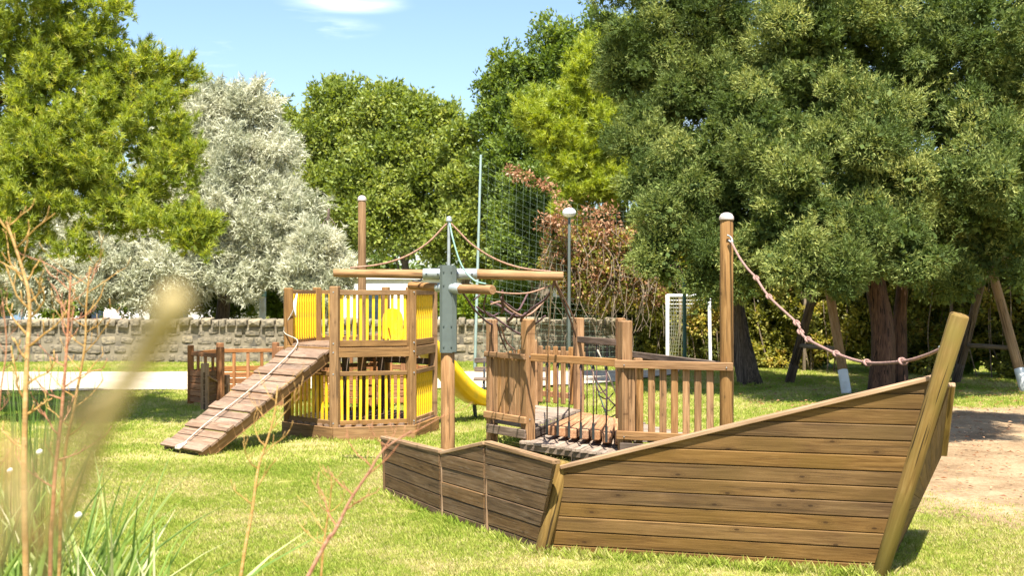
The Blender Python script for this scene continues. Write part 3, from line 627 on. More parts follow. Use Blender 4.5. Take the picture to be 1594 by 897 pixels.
kn = thing('knotted_rope', 'knotted mauve rope sagging from the tall capped post to the stem', 'rope', (2.4, 12.5, 0))
KP = [(1137, 373), (1143, 386), (1153, 404), (1165, 420), (1177, 433), (1197, 462), (1240, 503), (1246, 517), (1258, 529), (1302, 551), (1350, 565), (1405, 563), (1440, 554), (1466, 543)]
def kd(px): return 12.45 + (7.85 - 12.45) * (px - 1137) / (1466 - 1137)
def kpt(a, b):
    # sight lines taken so that the rope runs straight in plan from post to stem
    A = P(1137, 373, 12.47); B_ = P(1466, 543, 7.82); s = (a - CX) / F
    t_ = (s * A.y - A.x) / ((B_.x - A.x) - s * (B_.y - A.y)); Y = A.y + (B_.y - A.y) * t_; return P(a, b, Y)
tube('rope', [kpt(*p) for p in KP], .0125, ROPER, kn, n=8, k=5)
for (a, b) in ((1177, 433), (1197, 462), (1240, 503), (1246, 517), (1258, 529), (1302, 551), (1350, 565), (1405, 563)):
    c = kpt(a, b); pts = []
    for i in range(13):
        t_ = i / 12 * 4 * math.pi; pts.append(c + Vector((.020 * math.cos(t_) + .012 * (i / 12 - .5), .02 * math.sin(t_ * .9), .020 * math.sin(t_))))
    tube('knot', pts, .0105, ROPER, kn, n=6, k=2)
tube('shackle', [P(1132, 366, 12.45), P(1138, 370, 12.45), P(1140, 378, 12.42), P(1134, 374, 12.45)], .010, GALV, kn)
tube('shackle', [P(1462, 541, 7.85), P(1467, 541, 7.8), P(1470, 545, 7.75)], .010, GALV, kn)

# ------------------------------------------------------------------ tower with ramp and slide
TC = Vector((GX(563.5, 16.55), 16.55, 0)); TR = 1.04; phi = R(17.2)
tw = thing('play_tower', 'two level hexagonal play tower with yellow slats, ramp and slide', 'play tower', TC)
def hv(k, r=TR): a = phi + R(60) * k; return TC + Vector((math.cos(a), math.sin(a), 0)) * r
VF, VG, VB, VA, VC, VE = [hv(k) for k in range(6)]
def tpost(p, z0, z1, w, mat=TOWERW):
    d = (p - TC).normalized(); beam('post', p + Z * z0, p + Z * z1, w, w, mat, tw, up=d, c=.012)
tpost(VC, -.05, 2.08, .125); tpost(VE, -.05, 2.07, .115); tpost(VA, -.05, 2.06, .125); tpost(VF, -.05, 2.05, .115); tpost(VB, -.05, 2.07, .105); tpost(VG, -.05, 2.08, .105)
zc = P(563.5, 313, 16.55).z
log('centre_pole', TC - Z * .05, TC + Z * zc, .066, .056, TOWERW, tw, label='tall round centre pole'); log('pole_cap', TC + Z * zc, TC + Z * (zc + .05), .064, .06, CAPM, tw, dome=.03)
def trail(a, b, z, w, h, off=.03, ext=.0, mat=TOWERW):
    d = (b - a).normalized(); m_ = (a + b) / 2 - TC; m_.z = 0; o = m_.normalized() * off
    beam('rail', a + Z * z + o + d * (.06 - ext), b + Z * z + o - d * (.06 - ext), w, h, mat, tw)
def tslats(a, b, z0, z1, n, w=.036, skip=()):
    for i in range(n):
        if i in skip: continue
        t_ = (i + 1) / (n + 1); p = a + (b - a) * t_; m_ = ((a + b) / 2 - TC).normalized(); jj = random.uniform(-.006, .006)
        beam('slat', p + Z * z0 + m_ * .0 + (b - a).normalized() * jj, p + Z * z1, .032, w, YEL, tw, up=(b - a), c=.004)
for (a, b, n) in ((VC, VE, 11), (VE, VF, 11), (VG, VB, 10), (VB, VA, 11)):
    trail(a, b, 1.995, .05, .07, off=.02); trail(a, b, 1.305, .045, .085, off=.015); tslats(a, b, 1.32, 1.975, n)
for (a, b, n) in ((VC, VE, 11), (VE, VF, 10), (VA, VC, 10), (VG, VB, 0)):
    trail(a, b, .90, .05, .06, off=.02)
    trail(a, b, .235, .045, .07, off=.015)
    if n: tslats(a, b, .26, .885, n)
for k in range(6):
    a, b = hv(k, TR * 1.0), hv(k + 1, TR * 1.0); m_ = ((a + b) / 2 - TC).normalized()
    beam('fascia', a + Z * 1.185 + m_ * .03, b + Z * 1.185 + m_ * .03, .045, .13, TOWERW, tw); beam('fascia', hv(k, TR * 1.07) + Z * .085, hv(k + 1, TR * 1.07) + Z * .085, .045, .20, TOWERW, tw)
hexa = [hv(k, TR * .99) for k in range(6)]; deck(hexa, 1.262, 15, RAMP, parent=tw, nrm=Vector((math.sin(.2), math.cos(.2), 0)) )
hexa = [hv(k, TR * 1.05) for k in range(6)]; deck(hexa, .2, 15, RAMP, parent=tw, nrm=Vector((math.sin(.2), math.cos(.2), 0)))
for p_ in (VC, VE, VA, VF):
    d_ = (p_ - TC).normalized()
    for zz_ in (.09, .24, .9, 1.19, 1.31, 2.0): log('bolt', p_ + Z * zz_ + d_ * .055, p_ + Z * zz_ + d_ * .070, .010, .009, GALV, tw, n=8)
# ladder inside, from lower to upper deck
lb = TC + Vector((.04, .25, 0))
la = thing_l = link('ladder', bpy.data.meshes.new('ladder_rails'), None, tw, Matrix.Translation(lb))
v1, f1 = [], []
for sx in (-.11, .11):
    b_ = len(v1); w_ = .02
    for (x, y, z) in ((-w_, -w_, .2), (w_, -w_, .2), (w_, w_, .2), (-w_, w_, .2)): v1.append((x + sx, y, z))
    for (x, y, z) in ((-w_, -w_, 1.24), (w_, -w_, 1.24), (w_, w_, 1.24), (-w_, w_, 1.24)): v1.append((x + sx, y, z))
    f1 += [(b_ + i, b_ + (i + 1) % 4, b_ + 4 + (i + 1) % 4, b_ + 4 + i) for i in range(4)] + [(b_ + 3, b_ + 2, b_ + 1, b_), (b_ + 4, b_ + 5, b_ + 6, b_ + 7)]
la.data.from_pydata(v1, [], f1); la.data.materials.append(REDW)
for i in range(6): beam('rung', lb + Vector((-.11, 0, .33 + i * .155)), lb + Vector((.11, 0, .33 + i * .155)), .03, .03, REDW, la)
beam('brace', TC + Vector((-.3, .45, .2)), TC + Vector((-.3, .45, 1.2)), .10, .10, OLD, tw); beam('brace', TC + Vector((.22, .5, .2)), TC + Vector((.22, .5, 1.2)), .10, .10, OLD, tw)
beam('brace', TC + Vector((-.05, .6, 1.02)), VF + Vector((-.05, .1, .98)), .05, .09, OLD, tw)
# ramp
rmid = (VA + VC) / 2; rd = ((VA + VC) / 2 - TC); rd.z = 0; rd.normalize(); rp_ = Vector((-rd.y, rd.x, 0)); 
if rp_.x < 0: rp_ = -rp_
top = rmid + Z * 1.25 + rd * .03; bot = rmid + rd * 2.02 + Z * .05; RL = (top - bot).length; up_r = (top - bot).cross(rp_).normalized(); up_r = up_r if up_r.z > 0 else -up_r; ud = (top - bot).normalized()
ramp_o = link('ramp', mesh('ramp', [(0, 0, 0)], []), None, tw, Matrix.Translation(bot))
for s in (-.40, .40):
    beam('side_beam', bot + rp_ * s - up_r * .10 - ud * .0, top + rp_ * s - up_r * .10, .055, .145, HONEY if s > 0 else OLD, ramp_o, up=up_r)
nb = 17
for i in range(nb):
    a = bot + ud * ((i + .5) * RL / nb); hi_ = (i % 3 == 0)
    beam('board', a - rp_ * (.47 if not hi_ else .475) - up_r * (.02 if not hi_ else -.006) + rp_ * random.uniform(-.008, .008), a + rp_ * (.47 if not hi_ else .48) - up_r * (.02 if not hi_ else -.006), RL / nb - .010 + (.012 if hi_ else 0), .03, RAMP, ramp_o, up=up_r, c=.004)
pts = [bot + up_r * .02 + ud * .02, bot + up_r * .05 + ud * .45 + rp_ * .0, bot + up_r * .05 + ud * 1.1 + rp_ * .02, bot + up_r * .05 + ud * 1.7 - rp_ * .03, top + up_r * .06 - rp_ * .22, VA + Z * 1.45 + rd * .08, VA + Z * 1.75 + rp_ * .12, VA + Z * 1.93 + rp_ * .2]
tube('climbing_rope', pts, .009, ROPEW, ramp_o, n=6, k=5)
for i in range(5): tube('rope_end', [bot + up_r * .03 + ud * .08, bot + up_r * .035 + ud * (.0 + .02 * i) + rp_ * (.03 * (i - 2)), bot + up_r * .02 - ud * .04 + rp_ * (.02 * (i - 2))], .009, ROPEW, ramp_o, n=5, k=3)
for i in range(4): tube('tied_rope_tail', [VA + Z * 1.98 + rp_ * .2, VA + Z * (1.86 - .02 * i) + rp_ * (.19 + .015 * i) + rd * .05, VA + Z * (1.74 - .03 * i) + rp_ * (.19 + .012 * i) + rd * .04], .006, WHITE, ramp_o, n=5, k=3)
# slide
sm = (VF + VG) / 2; sd = sm - TC; sd.z = 0; sd.normalize(); sp = Vector((sd.y, -sd.x, 0))
prof = []
for i in range(15):
    t_ = i / 14; x = -.18 + t_ * 1.95
    if x < .05: z = 1.29
    elif x < 1.35: s_ = (x - .05) / 1.3; z = 1.29 - 1.0 * (s_ * s_ * (3 - 2 * s_)) * .45 - 1.0 * s_ * .55
    else: s_ = (x - 1.35) / .42; z = .29 - .07 * (2 * s_ - s_ * s_)
    prof.append((x, z))
V = []; Fc = []; sec = [(-.27, .17), (-.25, .185), (-.23, .17), (-.20, .035), (-.12, 0), (.12, 0), (.20, .035), (.23, .17), (.25, .185), (.27, .17), (.235, -.02), (.14, -.045), (-.14, -.045), (-.235, -.02)]
for (x, z) in prof:
    for (a, b) in sec: V.append(sm + sd * x + sp * a + Z * (z + b))
ns = len(sec)
for k in range(len(prof) - 1): Fc += [(k * ns + i, k * ns + (i + 1) % ns, (k + 1) * ns + (i + 1) % ns, (k + 1) * ns + i) for i in range(ns)]
Fc += [tuple(range(ns)), tuple(range((len(prof) - 1) * ns, len(prof) * ns))[::-1]]
slide = link('slide', mesh('slide', [p - sm for p in V], Fc, True), YELP, tw, Matrix.Translation(sm), label='yellow plastic slide')
for s in (-1, 1):   # rounded side boards at the head of the slide
    V = []; c = sm - sd * .08 + sp * (.27 * s)
    ar = [(-.16, 0), (.16, 0)] + [(.16 * math.cos(t_), .30 + .16 * math.sin(t_)) for t_ in [math.pi * i / 8 for i in range(9)]]
    for o_ in (-.015, .015): V += [c + sd * (-a * .3) + sp * (a + o_ * 0) * 1.0 * s + sd * o_ + Z * (1.3 + b) for a, b in ar]
    n = len(ar); link('guard_board', mesh('guard_board', [p - c for p in V], [tuple(range(n)), tuple(range(2 * n - 1, n - 1, -1))] + [(i, n + i, n + (i + 1) % n, (i + 1) % n) for i in range(n)]), YELP, slide, Matrix.Translation(c))
for s in (-.2, .2): beam('slide_leg', sm + sd * 1.62 + sp * s - Z * .05, sm + sd * 1.58 + sp * s + Z * .24, .05, .05, BLACKM, slide)

# ------------------------------------------------------------------ low reddish play forts behind the tower
def fort(loc, Rr, rot, sides, name, label, hgt=1.05, open_=(), plank_top=.78):
    o = thing(name, label, 'play fort', loc)
    vs = [loc + Vector((math.cos(rot + 2 * math.pi * k / sides), math.sin(rot + 2 * math.pi * k / sides), 0)) * Rr for k in range(sides)]
    for p in vs: beam('post', p - Z * .05, p + Z * hgt, .11, .11, REDW, o, up=(p - loc).normalized(), c=.01)
    for k in range(sides):
        a, b = vs[k], vs[(k + 1) % sides]; d = (b - a).normalized()
        if k in open_: continue
        beam('rail', a + Z * .90 + d * .055, b + Z * .90 - d * .055, .05, .07, REDW, o)
        for i in range(3): p = a + (b - a) * ((i + 1) / 4); beam('upright', p + Z * .12, p + Z * .87, .03, .06, REDW, o, up=d)
        m_ = ((a + b) / 2 - loc).normalized()
        for i in range(5): beam('plank', a + Z * (.10 + i * .115) + m_ * .035 + d * .05, b + Z * (.10 + i * .115) + m_ * .035 - d * .05, .02, .10, REDW, o)
    return o
fa = fort(Vector((GX(388, 20.9), 20.9, 0)), 1.02, .25, 6, 'play_fort', 'low reddish hexagonal timber fort left behind the ramp', open_=(4,))
fort(Vector((GX(585, 21.2), 21.2, 0)), 1.15, .6, 6, 'play_fort', 'low reddish hexagonal timber fort seen through the tower slats', hgt=1.2)
# stepped screen in front of the first fort
p0 = G(319, 640); p1 = G(352, 632)
beam('post', p0 - Z * .05, P(319, 566, p0.y), .12, .10, RIM, fa); beam('post', p1 - Z * .05, P(352, 584, p1.y), .11, .11, RIM, fa)
for i in range(6):
    z_ = .08 + i * .105
    beam('plank', p0 + Z * z_ + Vector((0, -.07, 0)), p0 + (p1 - p0) * (1.0 if i < 5 else .62) + Z * z_ + Vector((0, -.07, 0)), .025, .095, STERN, fa)
beam('cap_rail', P(321, 585, p0.y - .05), P(350, 602, p1.y - .05), .07, .035, RIM, fa)

# ------------------------------------------------------------------ bench
bn = thing('park_bench', 'dark slatted bench with steel legs behind the yellow slide', 'bench', (GX(795, 20.8), 20.8, 0))
bx0, bx1 = GX(738, 20.8), GX(852, 20.8)
for z_, yy in ((.76, .16), (.60, .13)): beam('back_slat', (bx0, 20.8 + yy, z_), (bx1, 20.8 + yy, z_), .03, .09, BLACKM if z_ < 0 else OLD, bn)
for i in range(4): beam('seat_slat', (bx0, 20.44 + i * .11, .45), (bx1, 20.44 + i * .11, .45), .09, .03, OLD, bn)
for x in (bx0 + .18, bx1 - .18):
    tube('leg', [(x, 20.98, .82), (x, 20.9, .5), (x, 20.85, .40), (x, 20.5, .40), (x, 20.42, .30), (x, 20.36, 0)], .02, BLACKM, bn, k=3); tube('leg', [(x, 20.82, .40), (x, 20.92, .2), (x, 21.02, -.02)], .02, BLACKM, bn, k=2)

# ------------------------------------------------------------------ goal, swings, tall net, lamp
gl = thing('football_goal', 'white football goal with loose white net in front of the hedge', 'goal', (5.0, 31, 0))
gA = Vector((GX(1039, 30.5), 30.5, 0)); gB = Vector((GX(1148, 32.2), 32.2, 0)); gM = gA + (gB - gA) * .60
log('post', gA, gA + Z * 1.93, .05, .05, WHITE, gl, n=10); log('post', gB, gB + Z * 1.93, .05, .05, WHITE, gl, n=10); log('crossbar', gA + Z * 1.9, gB + Z * 1.9, .05, .05, WHITE, gl, n=10)
log('back_post', Vector((GX(1106, 29.6), 29.6, 0)), Vector((GX(1104, 29.6), 29.6, 1.85)), .045, .045, WHITE, gl, n=10)
log('back_post', Vector((GX(1152, 29.6), 29.4, 0)), Vector((GX(1146, 29.8), 31.0, 1.5)), .035, .035, WHITE, gl, n=10)
V, Fc = [], []
bk = Vector((.15, 1.1, 0))
def gp(u_, w_, s_): # u along, w height, s=sag
    a = gA + (gB - gA) * u_; z_ = 1.88 * (1 - w_); y = bk * (w_ ** .6) * .9
    return a + y + Vector((.10 * math.sin(u_ * 9 + w_ * 4) * w_, .1 * math.sin(u_ * 14) * w_, 0)) + Z * (z_ - .05 * math.sin(u_ * 6.28) * w_)
for i in range(27): tube_geo([gp(i / 26, k / 10, 0) for k in range(11)], .012, 3, None, V, Fc)
for k in range(1, 20): tube_geo([gp(i / 20, k / 19, 0) for i in range(21)], .012, 3, None, V, Fc)
for i in range(9): # left side netting
    a = gA + bk * (i / 8) * .9; tube_geo([a + Z * (1.88 * (1 - (i / 8) ** 1.6)), a], .012, 3, None, V, Fc)
for k in range(1, 15): z_ = 1.88 * (1 - k / 15); x = min(1, (k / 15) ** .62); tube_geo([gA + Z * z_, gA + bk * x * .9 + Z * z_ * .97], .012, 3, None, V, Fc)
link('net', mesh('net', [p - gA for p in V], Fc), WHITE, gl, Matrix.Translation(gA))
gpole = thing('green_pole', 'thin dark green pole standing before the goal', 'pole', (GX(1066, 28.5), 28.5, 0))
log('pole', (GX(1066, 28.5), 28.5, -.05), (GX(1065, 28.5), 28.5, 2.4), .05, .045, DGREEN, gpole, n=10)

sw = thing('swing_set', 'log swing frame with white painted feet under the dark trees', 'swing set', (8, 24, 0))
a1, a2 = P(1318, 612, 22.9), P(1228, 597, 25.4); tp1 = Vector((GX(1282, 24), 24, 2.75))
b1, b2 = P(1596, 608, 23.5), P(1487, 597, 25.4); tp2 = Vector((GX(1538, 24.3), 24.3, 2.75))
LOGM = BARKL
for a, tp, wh in ((a1, tp1, 1), (a2, tp1, 0), (b1, tp2, 1), (b2, tp2, 0)):
    a = Vector(a); a.z = -.03; mid = a + (tp - a) * .17
    lg = log('leg', mid, tp, .10, .085, RIM if wh else BARK, sw, n=12)
    log('painted_foot', a, mid, .102, .10, WHITE if wh else BARK, sw, n=12)
log('top_beam', tp1 - Vector((.3, 0, 0)), tp2 + Vector((.4, 0, 0)), .09, .09, BARKL, sw, n=12)
def mida(a, tp, z_): a = Vector(a); a.z = 0; return a + (tp - a) * (z_ / tp.z)
log('cross_brace', mida(b1, tp2, .85), mida(b2, tp2, .85), .05, .05, BARKL, sw, n=10); log('cross_brace', mida(a1, tp1, .85), mida(a2, tp1, .85), .05, .05, BARKL, sw, n=10)

bs = thing('ball_net', 'tall pale green pole with fine ball stop netting beyond the lawn', 'ball net', (GX(740, 30), 30, 0))
log('pole', (GX(739, 30), 30, -.05), (GX(748.5, 30), 30, P(748, 241, 30).z), .04, .028, TEAL, bs, n=10, label='tall slightly leaning pole')
e1 = Vector((GX(885, 31.5), 31.5, 0)); log('pole', e1 - Z * .05, e1 + Z * 2.9, .06, .055, STEELG, bs, n=10, label='short grey pole')
V, Fc = [], []
s0 = Vector((GX(740, 30), 30, 0)); s1_ = Vector((GX(990, 31.8), 31.8, 0)); zt0 = 5.5
def npnt(u_, w_):
    zt_ = zt0 - 1.3 * u_ - .35 * math.sin(u_ * math.pi); return s0 + Vector((.16 * w_ * (1 - u_), 0, 0)) + (s1_ - s0) * u_ + Z * (.1 + (zt_ - .1) * w_) + Vector((0, .12 * math.sin(u_ * 7 + w_ * 3), 0))
for i in range(24): tube_geo([npnt(i / 23, k / 10) for k in range(11)], .0025, 3, None, V, Fc)
for k in range(31): tube_geo([npnt(i / 12, k / 30) for i in range(13)], .0025, 3, None, V, Fc)
link('netting', mesh('netting', V, Fc), paint('net_cord', (.20, .27, .20), rough=.9), bs)

lp = thing('street_lamp', 'white globe lamp on slim pole rising over the brown creeper', 'street lamp', (GX(886, 30.4), 30.4, 0))
lz = P(886, 331, 30.4).z
log('pole', (GX(886, 30.4), 30.4, 0), (GX(886, 30.4), 30.4, lz - .12), .05, .035, STEELG, lp, n=10)
V = []; Fc = []; n1_, n2_ = 10, 16
for i in range(n1_ + 1):
    for j in range(n2_):
        t_, a = math.pi * i / n1_, 2 * math.pi * j / n2_; V.append((.18 * math.sin(t_) * math.cos(a), .18 * math.sin(t_) * math.sin(a), .13 * math.cos(t_)))
for i in range(n1_): Fc += [(i * n2_ + j, (i + 1) * n2_ + j, (i + 1) * n2_ + (j + 1) % n2_, i * n2_ + (j + 1) % n2_) for j in range(n2_)]
link('globe', mesh('globe', V, Fc, True), GLOBE, lp, Matrix.Translation((GX(886, 30.4), 30.4, lz)))

# ------------------------------------------------------------------ stone wall
wall = thing('stone_wall', 'long low rough stone wall with coping blocks beyond the path', 'stone wall', (-7, 33, 0))
WX0, WX1, WY, WH = -18.5, 3.1, 33.0, 1.27
beam('mortar_core', (WX0, WY + .2, .52), (WX1, WY + .2, .52), .36, 1.1, MORTAR, wall)
protos = []
for k in range(9):
    rs = random.Random(k); V = []
    for y in (-.5, .5):
        for (x, z_) in ((-.5, -.42), (-.36, -.5), (.36, -.5), (.5, -.4), (.5, .38), (.38, .5), (-.38, .5), (-.5, .4)):
            s = .84 if y < 0 else 1; V.append((x * s + rs.uniform(-.05, .05), y, z_ * s + rs.uniform(-.05, .05)))
    V.append((rs.uniform(-.25, .25), -.5 - rs.uniform(.0, .10), rs.uniform(-.25, .25)))
    Fc = [(i, i + 8, (i + 1) % 8 + 8, (i + 1) % 8) for i in range(8)] + [((i + 1) % 8, 16, i) for i in range(8)]
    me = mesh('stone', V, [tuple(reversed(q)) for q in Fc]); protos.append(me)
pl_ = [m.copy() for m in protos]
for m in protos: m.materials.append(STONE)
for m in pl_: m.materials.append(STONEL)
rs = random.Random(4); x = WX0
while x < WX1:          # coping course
    w = rs.uniform(.18, .40); M = Matrix.Translation((x + w / 2, WY + .14, 1.13 + rs.uniform(-.035, .03))) @ Matrix.Rotation(rs.uniform(-.05, .05), 4, 'Y') @ Matrix.Diagonal((w * .97, .46 + rs.uniform(-.05, .05), .235 * rs.uniform(.8, 1.12), 1)); link('coping_stone', rs.choice(pl_ if rs.random() < (.45 if x < -6 else .8) else protos), None, wall, M); x += w  # dark coping stones likelier at left, painting shade into the wall
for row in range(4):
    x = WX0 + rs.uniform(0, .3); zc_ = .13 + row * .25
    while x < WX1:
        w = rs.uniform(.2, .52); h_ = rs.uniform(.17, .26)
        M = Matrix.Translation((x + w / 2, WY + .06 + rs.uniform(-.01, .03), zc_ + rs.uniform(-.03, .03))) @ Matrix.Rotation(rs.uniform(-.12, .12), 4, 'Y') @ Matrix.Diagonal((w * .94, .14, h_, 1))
        link('stone', rs.choice(protos if rs.random() < (.95 if x < -6 else .8 if x < -2.2 else .35) else pl_), None, wall, M); x += w + rs.uniform(.0, .10)  # left part gets mostly dark stones, shade painted by stone choice

# ------------------------------------------------------------------ white holiday homes behind the wall
def wbox(name, a, b, mat, parent, c=.01):
    a, b = Vector(a), Vector(b); m_ = (a + b) / 2; return beam(name, (a.x, m_.y, m_.z), (b.x, m_.y, m_.z), abs(b.y - a.y), abs(b.z - a.z), mat, parent, c=c)
def home(label, x0, x1, y, h, wins, roofm=ROOFM, door=None, porch=None):
    o = thing('holiday_home', label, 'building', ((x0 + x1) / 2, y, 0))
    wbox('wall', (x0, y, 0), (x1, y + 4, h), PLASTER, o); wbox('roof', (x0 - .15, y - .08, h + .005), (x1 + .35, y + 4.3, h + .22), roofm, o)
    for (a, b, z0, z1, m_) in wins:
        w_ = wbox('window', (a, y - .035, z0), (b, y + .01, z1), WHITE, o); wbox('pane', (a + .07, y - .045, z0 + .07), (b - .07, y - .02, z1 - .07), GLASS, w_)
        if m_: wbox('shutter', (a - .42, y - .06, z0), (a - .03, y - .005, z1), m_, w_); wbox('shutter', (b + .03, y - .06, z0), (b + .42, y - .005, z1), m_, w_)
    return o
home('white holiday home with pale flat roof behind the tower rails', -6.2, -1.9, 42, 2.45, [(-5.4, -4.4, .9, 2.0, None), (-3.6, -2.6, .9, 2.0, None)])
home('white cabin with blue shutters behind bushes beyond the wall', -.9, 2.9, 43, 2.35, [(1.0, 1.9, .7, 1.9, BLUEM)])
h3 = home('shaded white bungalow with terracotta ledge under the silver trees', -20, -9.6, 41, 2.9, [(-18.7, -17.7, .9, 2.2, BLUEM), (-15.4, -14.4, .6, 2.3, None), (-12.9, -11.4, .8, 2.2, None)], roofm=TILE)
wbox('ledge', (-16.5, 40.6, .86), (-13.6, 40.97, 1.06), TILE, h3)
wp = thing('white_column', 'white column with pale blue top standing beside the silver tree', 'column', (GX(409, 36), 36, 0))
log('shaft', (GX(409, 36), 36, 0), (GX(409, 36), 36, 1.85), .10, .10, WHITE, wp, n=12); log('top_band', (GX(409, 36), 36, 1.852), (GX(409, 36), 36, 2.05), .11, .105, paint('pale_blue', (.2, .5, .6)), wp, n=12)

# ------------------------------------------------------------------ vegetation
def unit(a): return a / np.maximum(np.linalg.norm(a, axis=1, keepdims=True), 1e-6)
def clumps_from(discs, D, n, rc, rg, depth=.8, zmin=0.3, shell=.55, flare=0.0):
    """discs (px,py,rpx[,dD]) seen at depth D -> clump centres on the skin of each lobe"""
    out = []; area = sum(d[2] ** 2 for d in discs)
    for d in discs:
        dd = D + (d[3] if len(d) > 3 else 0) - flare * (max(d[1], 110) - 250) / 250; c = P(d[0], d[1], dd); r = d[2] * dd / F; k = max(3, int(n * d[2] ** 2 / area))
        u = unit(rg.normal(size=(k, 3))); rad = r * rg.uniform(shell, 1.0, (k, 1)) - rc * .35
        p = np.array(c) + u * rad * np.array([1, depth, 1]); rr = rc * rg.uniform(.4, 1.25, (k, 1)); out.append(np.hstack([p, rr, u]))
    a = np.vstack(out); return a[a[:, 2] > zmin]
def leaves(cl, per, Ln, Wd, rg, quad=False, up=.25, out=.8, rnd=.9, sq=.75, cvar=.45, shoot=.35):
    n = len(cl); cnt = rg.poisson(per * (cl[:, 3] / cl[:, 3].mean()) ** 2); idx = np.repeat(np.arange(n), cnt); N = len(idx)
    dirn = unit(rg.normal(size=(N, 3))); r = rg.uniform(.3, 1, (N, 1)) ** .4
    p = cl[idx, :3] + dirn * r * cl[idx, 3:4] * np.array([1.1, 1.1, sq])
    d = unit(dirn * out + rg.normal(size=(N, 3)) * rnd * .6 + np.array([0, 0, up]) + cl[idx, 4:7] * .3)
    if shoot > 0:
        ns_ = 7; sdir = unit(rg.normal(size=(n, ns_, 3)).reshape(-1, 3) * .55 + np.repeat(cl[:, 4:7], ns_, 0) * .7 + np.array([0, 0, .75])).reshape(n, ns_, 3); slen_ = rg.uniform(.9, 1.75, (n, ns_, 1))
        sel = rg.uniform(0, 1, N) < shoot; m_ = int(sel.sum()); j = rg.integers(0, ns_, m_); ii = idx[sel]; tt_ = rg.uniform(.25, 1, (m_, 1)) ** .8
        p[sel] = cl[ii, :3] + sdir[ii, j] * slen_[ii, j] * cl[ii, 3:4] * tt_ + rg.normal(size=(m_, 3)) * cl[ii, 3:4] * .13 * (1.25 - tt_)
        d[sel] = unit(sdir[ii, j] * .7 + rg.normal(size=(m_, 3)) * .55)
    w = unit(np.cross(d, rg.normal(size=(N, 3)))); l_ = Ln * rg.uniform(.6, 1.3, (N, 1)); w_ = Wd * rg.uniform(.7, 1.3, (N, 1)) / 2
    ct = rg.uniform(0, 1, n); tint = np.clip(ct[idx] * cvar + rg.uniform(0, 1, N) * (1 - cvar), 0, 1)
    if quad: V = np.stack([p, p + d * l_ * .45 + w * w_, p + d * l_, p + d * l_ * .45 - w * w_], 1).reshape(-1, 3); k = 4
    else: V = np.stack([p - w * w_, p + w * w_, p + d * l_], 1).reshape(-1, 3); k = 3
    return V, k, tint
def needles(cl, tufts, per, Ln, Wd, rg, up=.5):
    n = len(cl); cnt = rg.poisson(tufts * (cl[:, 3] / cl[:, 3].mean()) ** 2); idx = np.repeat(np.arange(n), cnt); N = len(idx)
    u = unit(rg.normal(size=(N, 3)) + np.array([0, 0, .35]) + cl[idx, 4:7] * .4); c = cl[idx, :3] + u * cl[idx, 3:4] * rg.uniform(.45, 1, (N, 1)) * np.array([1.15, 1.15, .8])
    ns_ = 6; sdir = unit(rg.normal(size=(n * ns_, 3)) * .5 + np.repeat(cl[:, 4:7], ns_, 0) * .8 + np.array([0, 0, .7])).reshape(n, ns_, 3); sl_ = rg.uniform(1.0, 1.7, (n, ns_, 1))
    sel = rg.uniform(0, 1, N) < .5; m_ = int(sel.sum()); j_ = rg.integers(0, ns_, m_); ii = idx[sel]; c[sel] = cl[ii, :3] + sdir[ii, j_] * sl_[ii, j_] * cl[ii, 3:4] * rg.uniform(.3, 1, (m_, 1)) + rg.normal(size=(m_, 3)) * .02; u[sel] = sdir[ii, j_]
    ax = unit(u * .8 + np.array([0, 0, up]) + rg.normal(size=(N, 3)) * .25); tt = rg.uniform(0, 1, N) * .6
    j = np.repeat(np.arange(N), per); M_ = len(j); s = rg.uniform(-.5, .5, (M_, 1))
    p = c[j] + ax[j] * s * Ln * .9; d = unit(ax[j] * .75 + rg.normal(size=(M_, 3)) * .55); w = unit(np.cross(d, rg.normal(size=(M_, 3)))) * Wd / 2
    V = np.stack([p - w, p + w, p + d * Ln * rg.uniform(.6, 1.1, (M_, 1))], 1).reshape(-1, 3)
    return V, 3, np.clip(tt[j] + rg.uniform(0, .4, M_), 0, 1)
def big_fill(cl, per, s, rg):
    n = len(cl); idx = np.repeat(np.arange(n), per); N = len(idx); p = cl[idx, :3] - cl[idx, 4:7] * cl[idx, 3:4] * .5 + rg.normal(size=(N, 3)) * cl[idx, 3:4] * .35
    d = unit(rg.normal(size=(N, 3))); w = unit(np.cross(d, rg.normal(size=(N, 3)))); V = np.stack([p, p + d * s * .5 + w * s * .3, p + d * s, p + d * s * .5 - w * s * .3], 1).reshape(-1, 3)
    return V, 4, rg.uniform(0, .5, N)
def add_leaf_part(name, parent, geo, mat, base, label=None, kind=None):
    V, k, tint = geo; me = fast_mesh(name, V - np.array(base), k, tint); return link(name, me, mat, parent, Matrix.Translation(base), label, kind)
def wobble(a, b, n, amp, rs):
    pts = [a + (b - a) * (i / n) for i in range(n + 1)]
    for i in range(1, n): pts[i] = pts[i] + Vector([rs.uniform(-amp, amp) for _ in range(3)])
    return pts
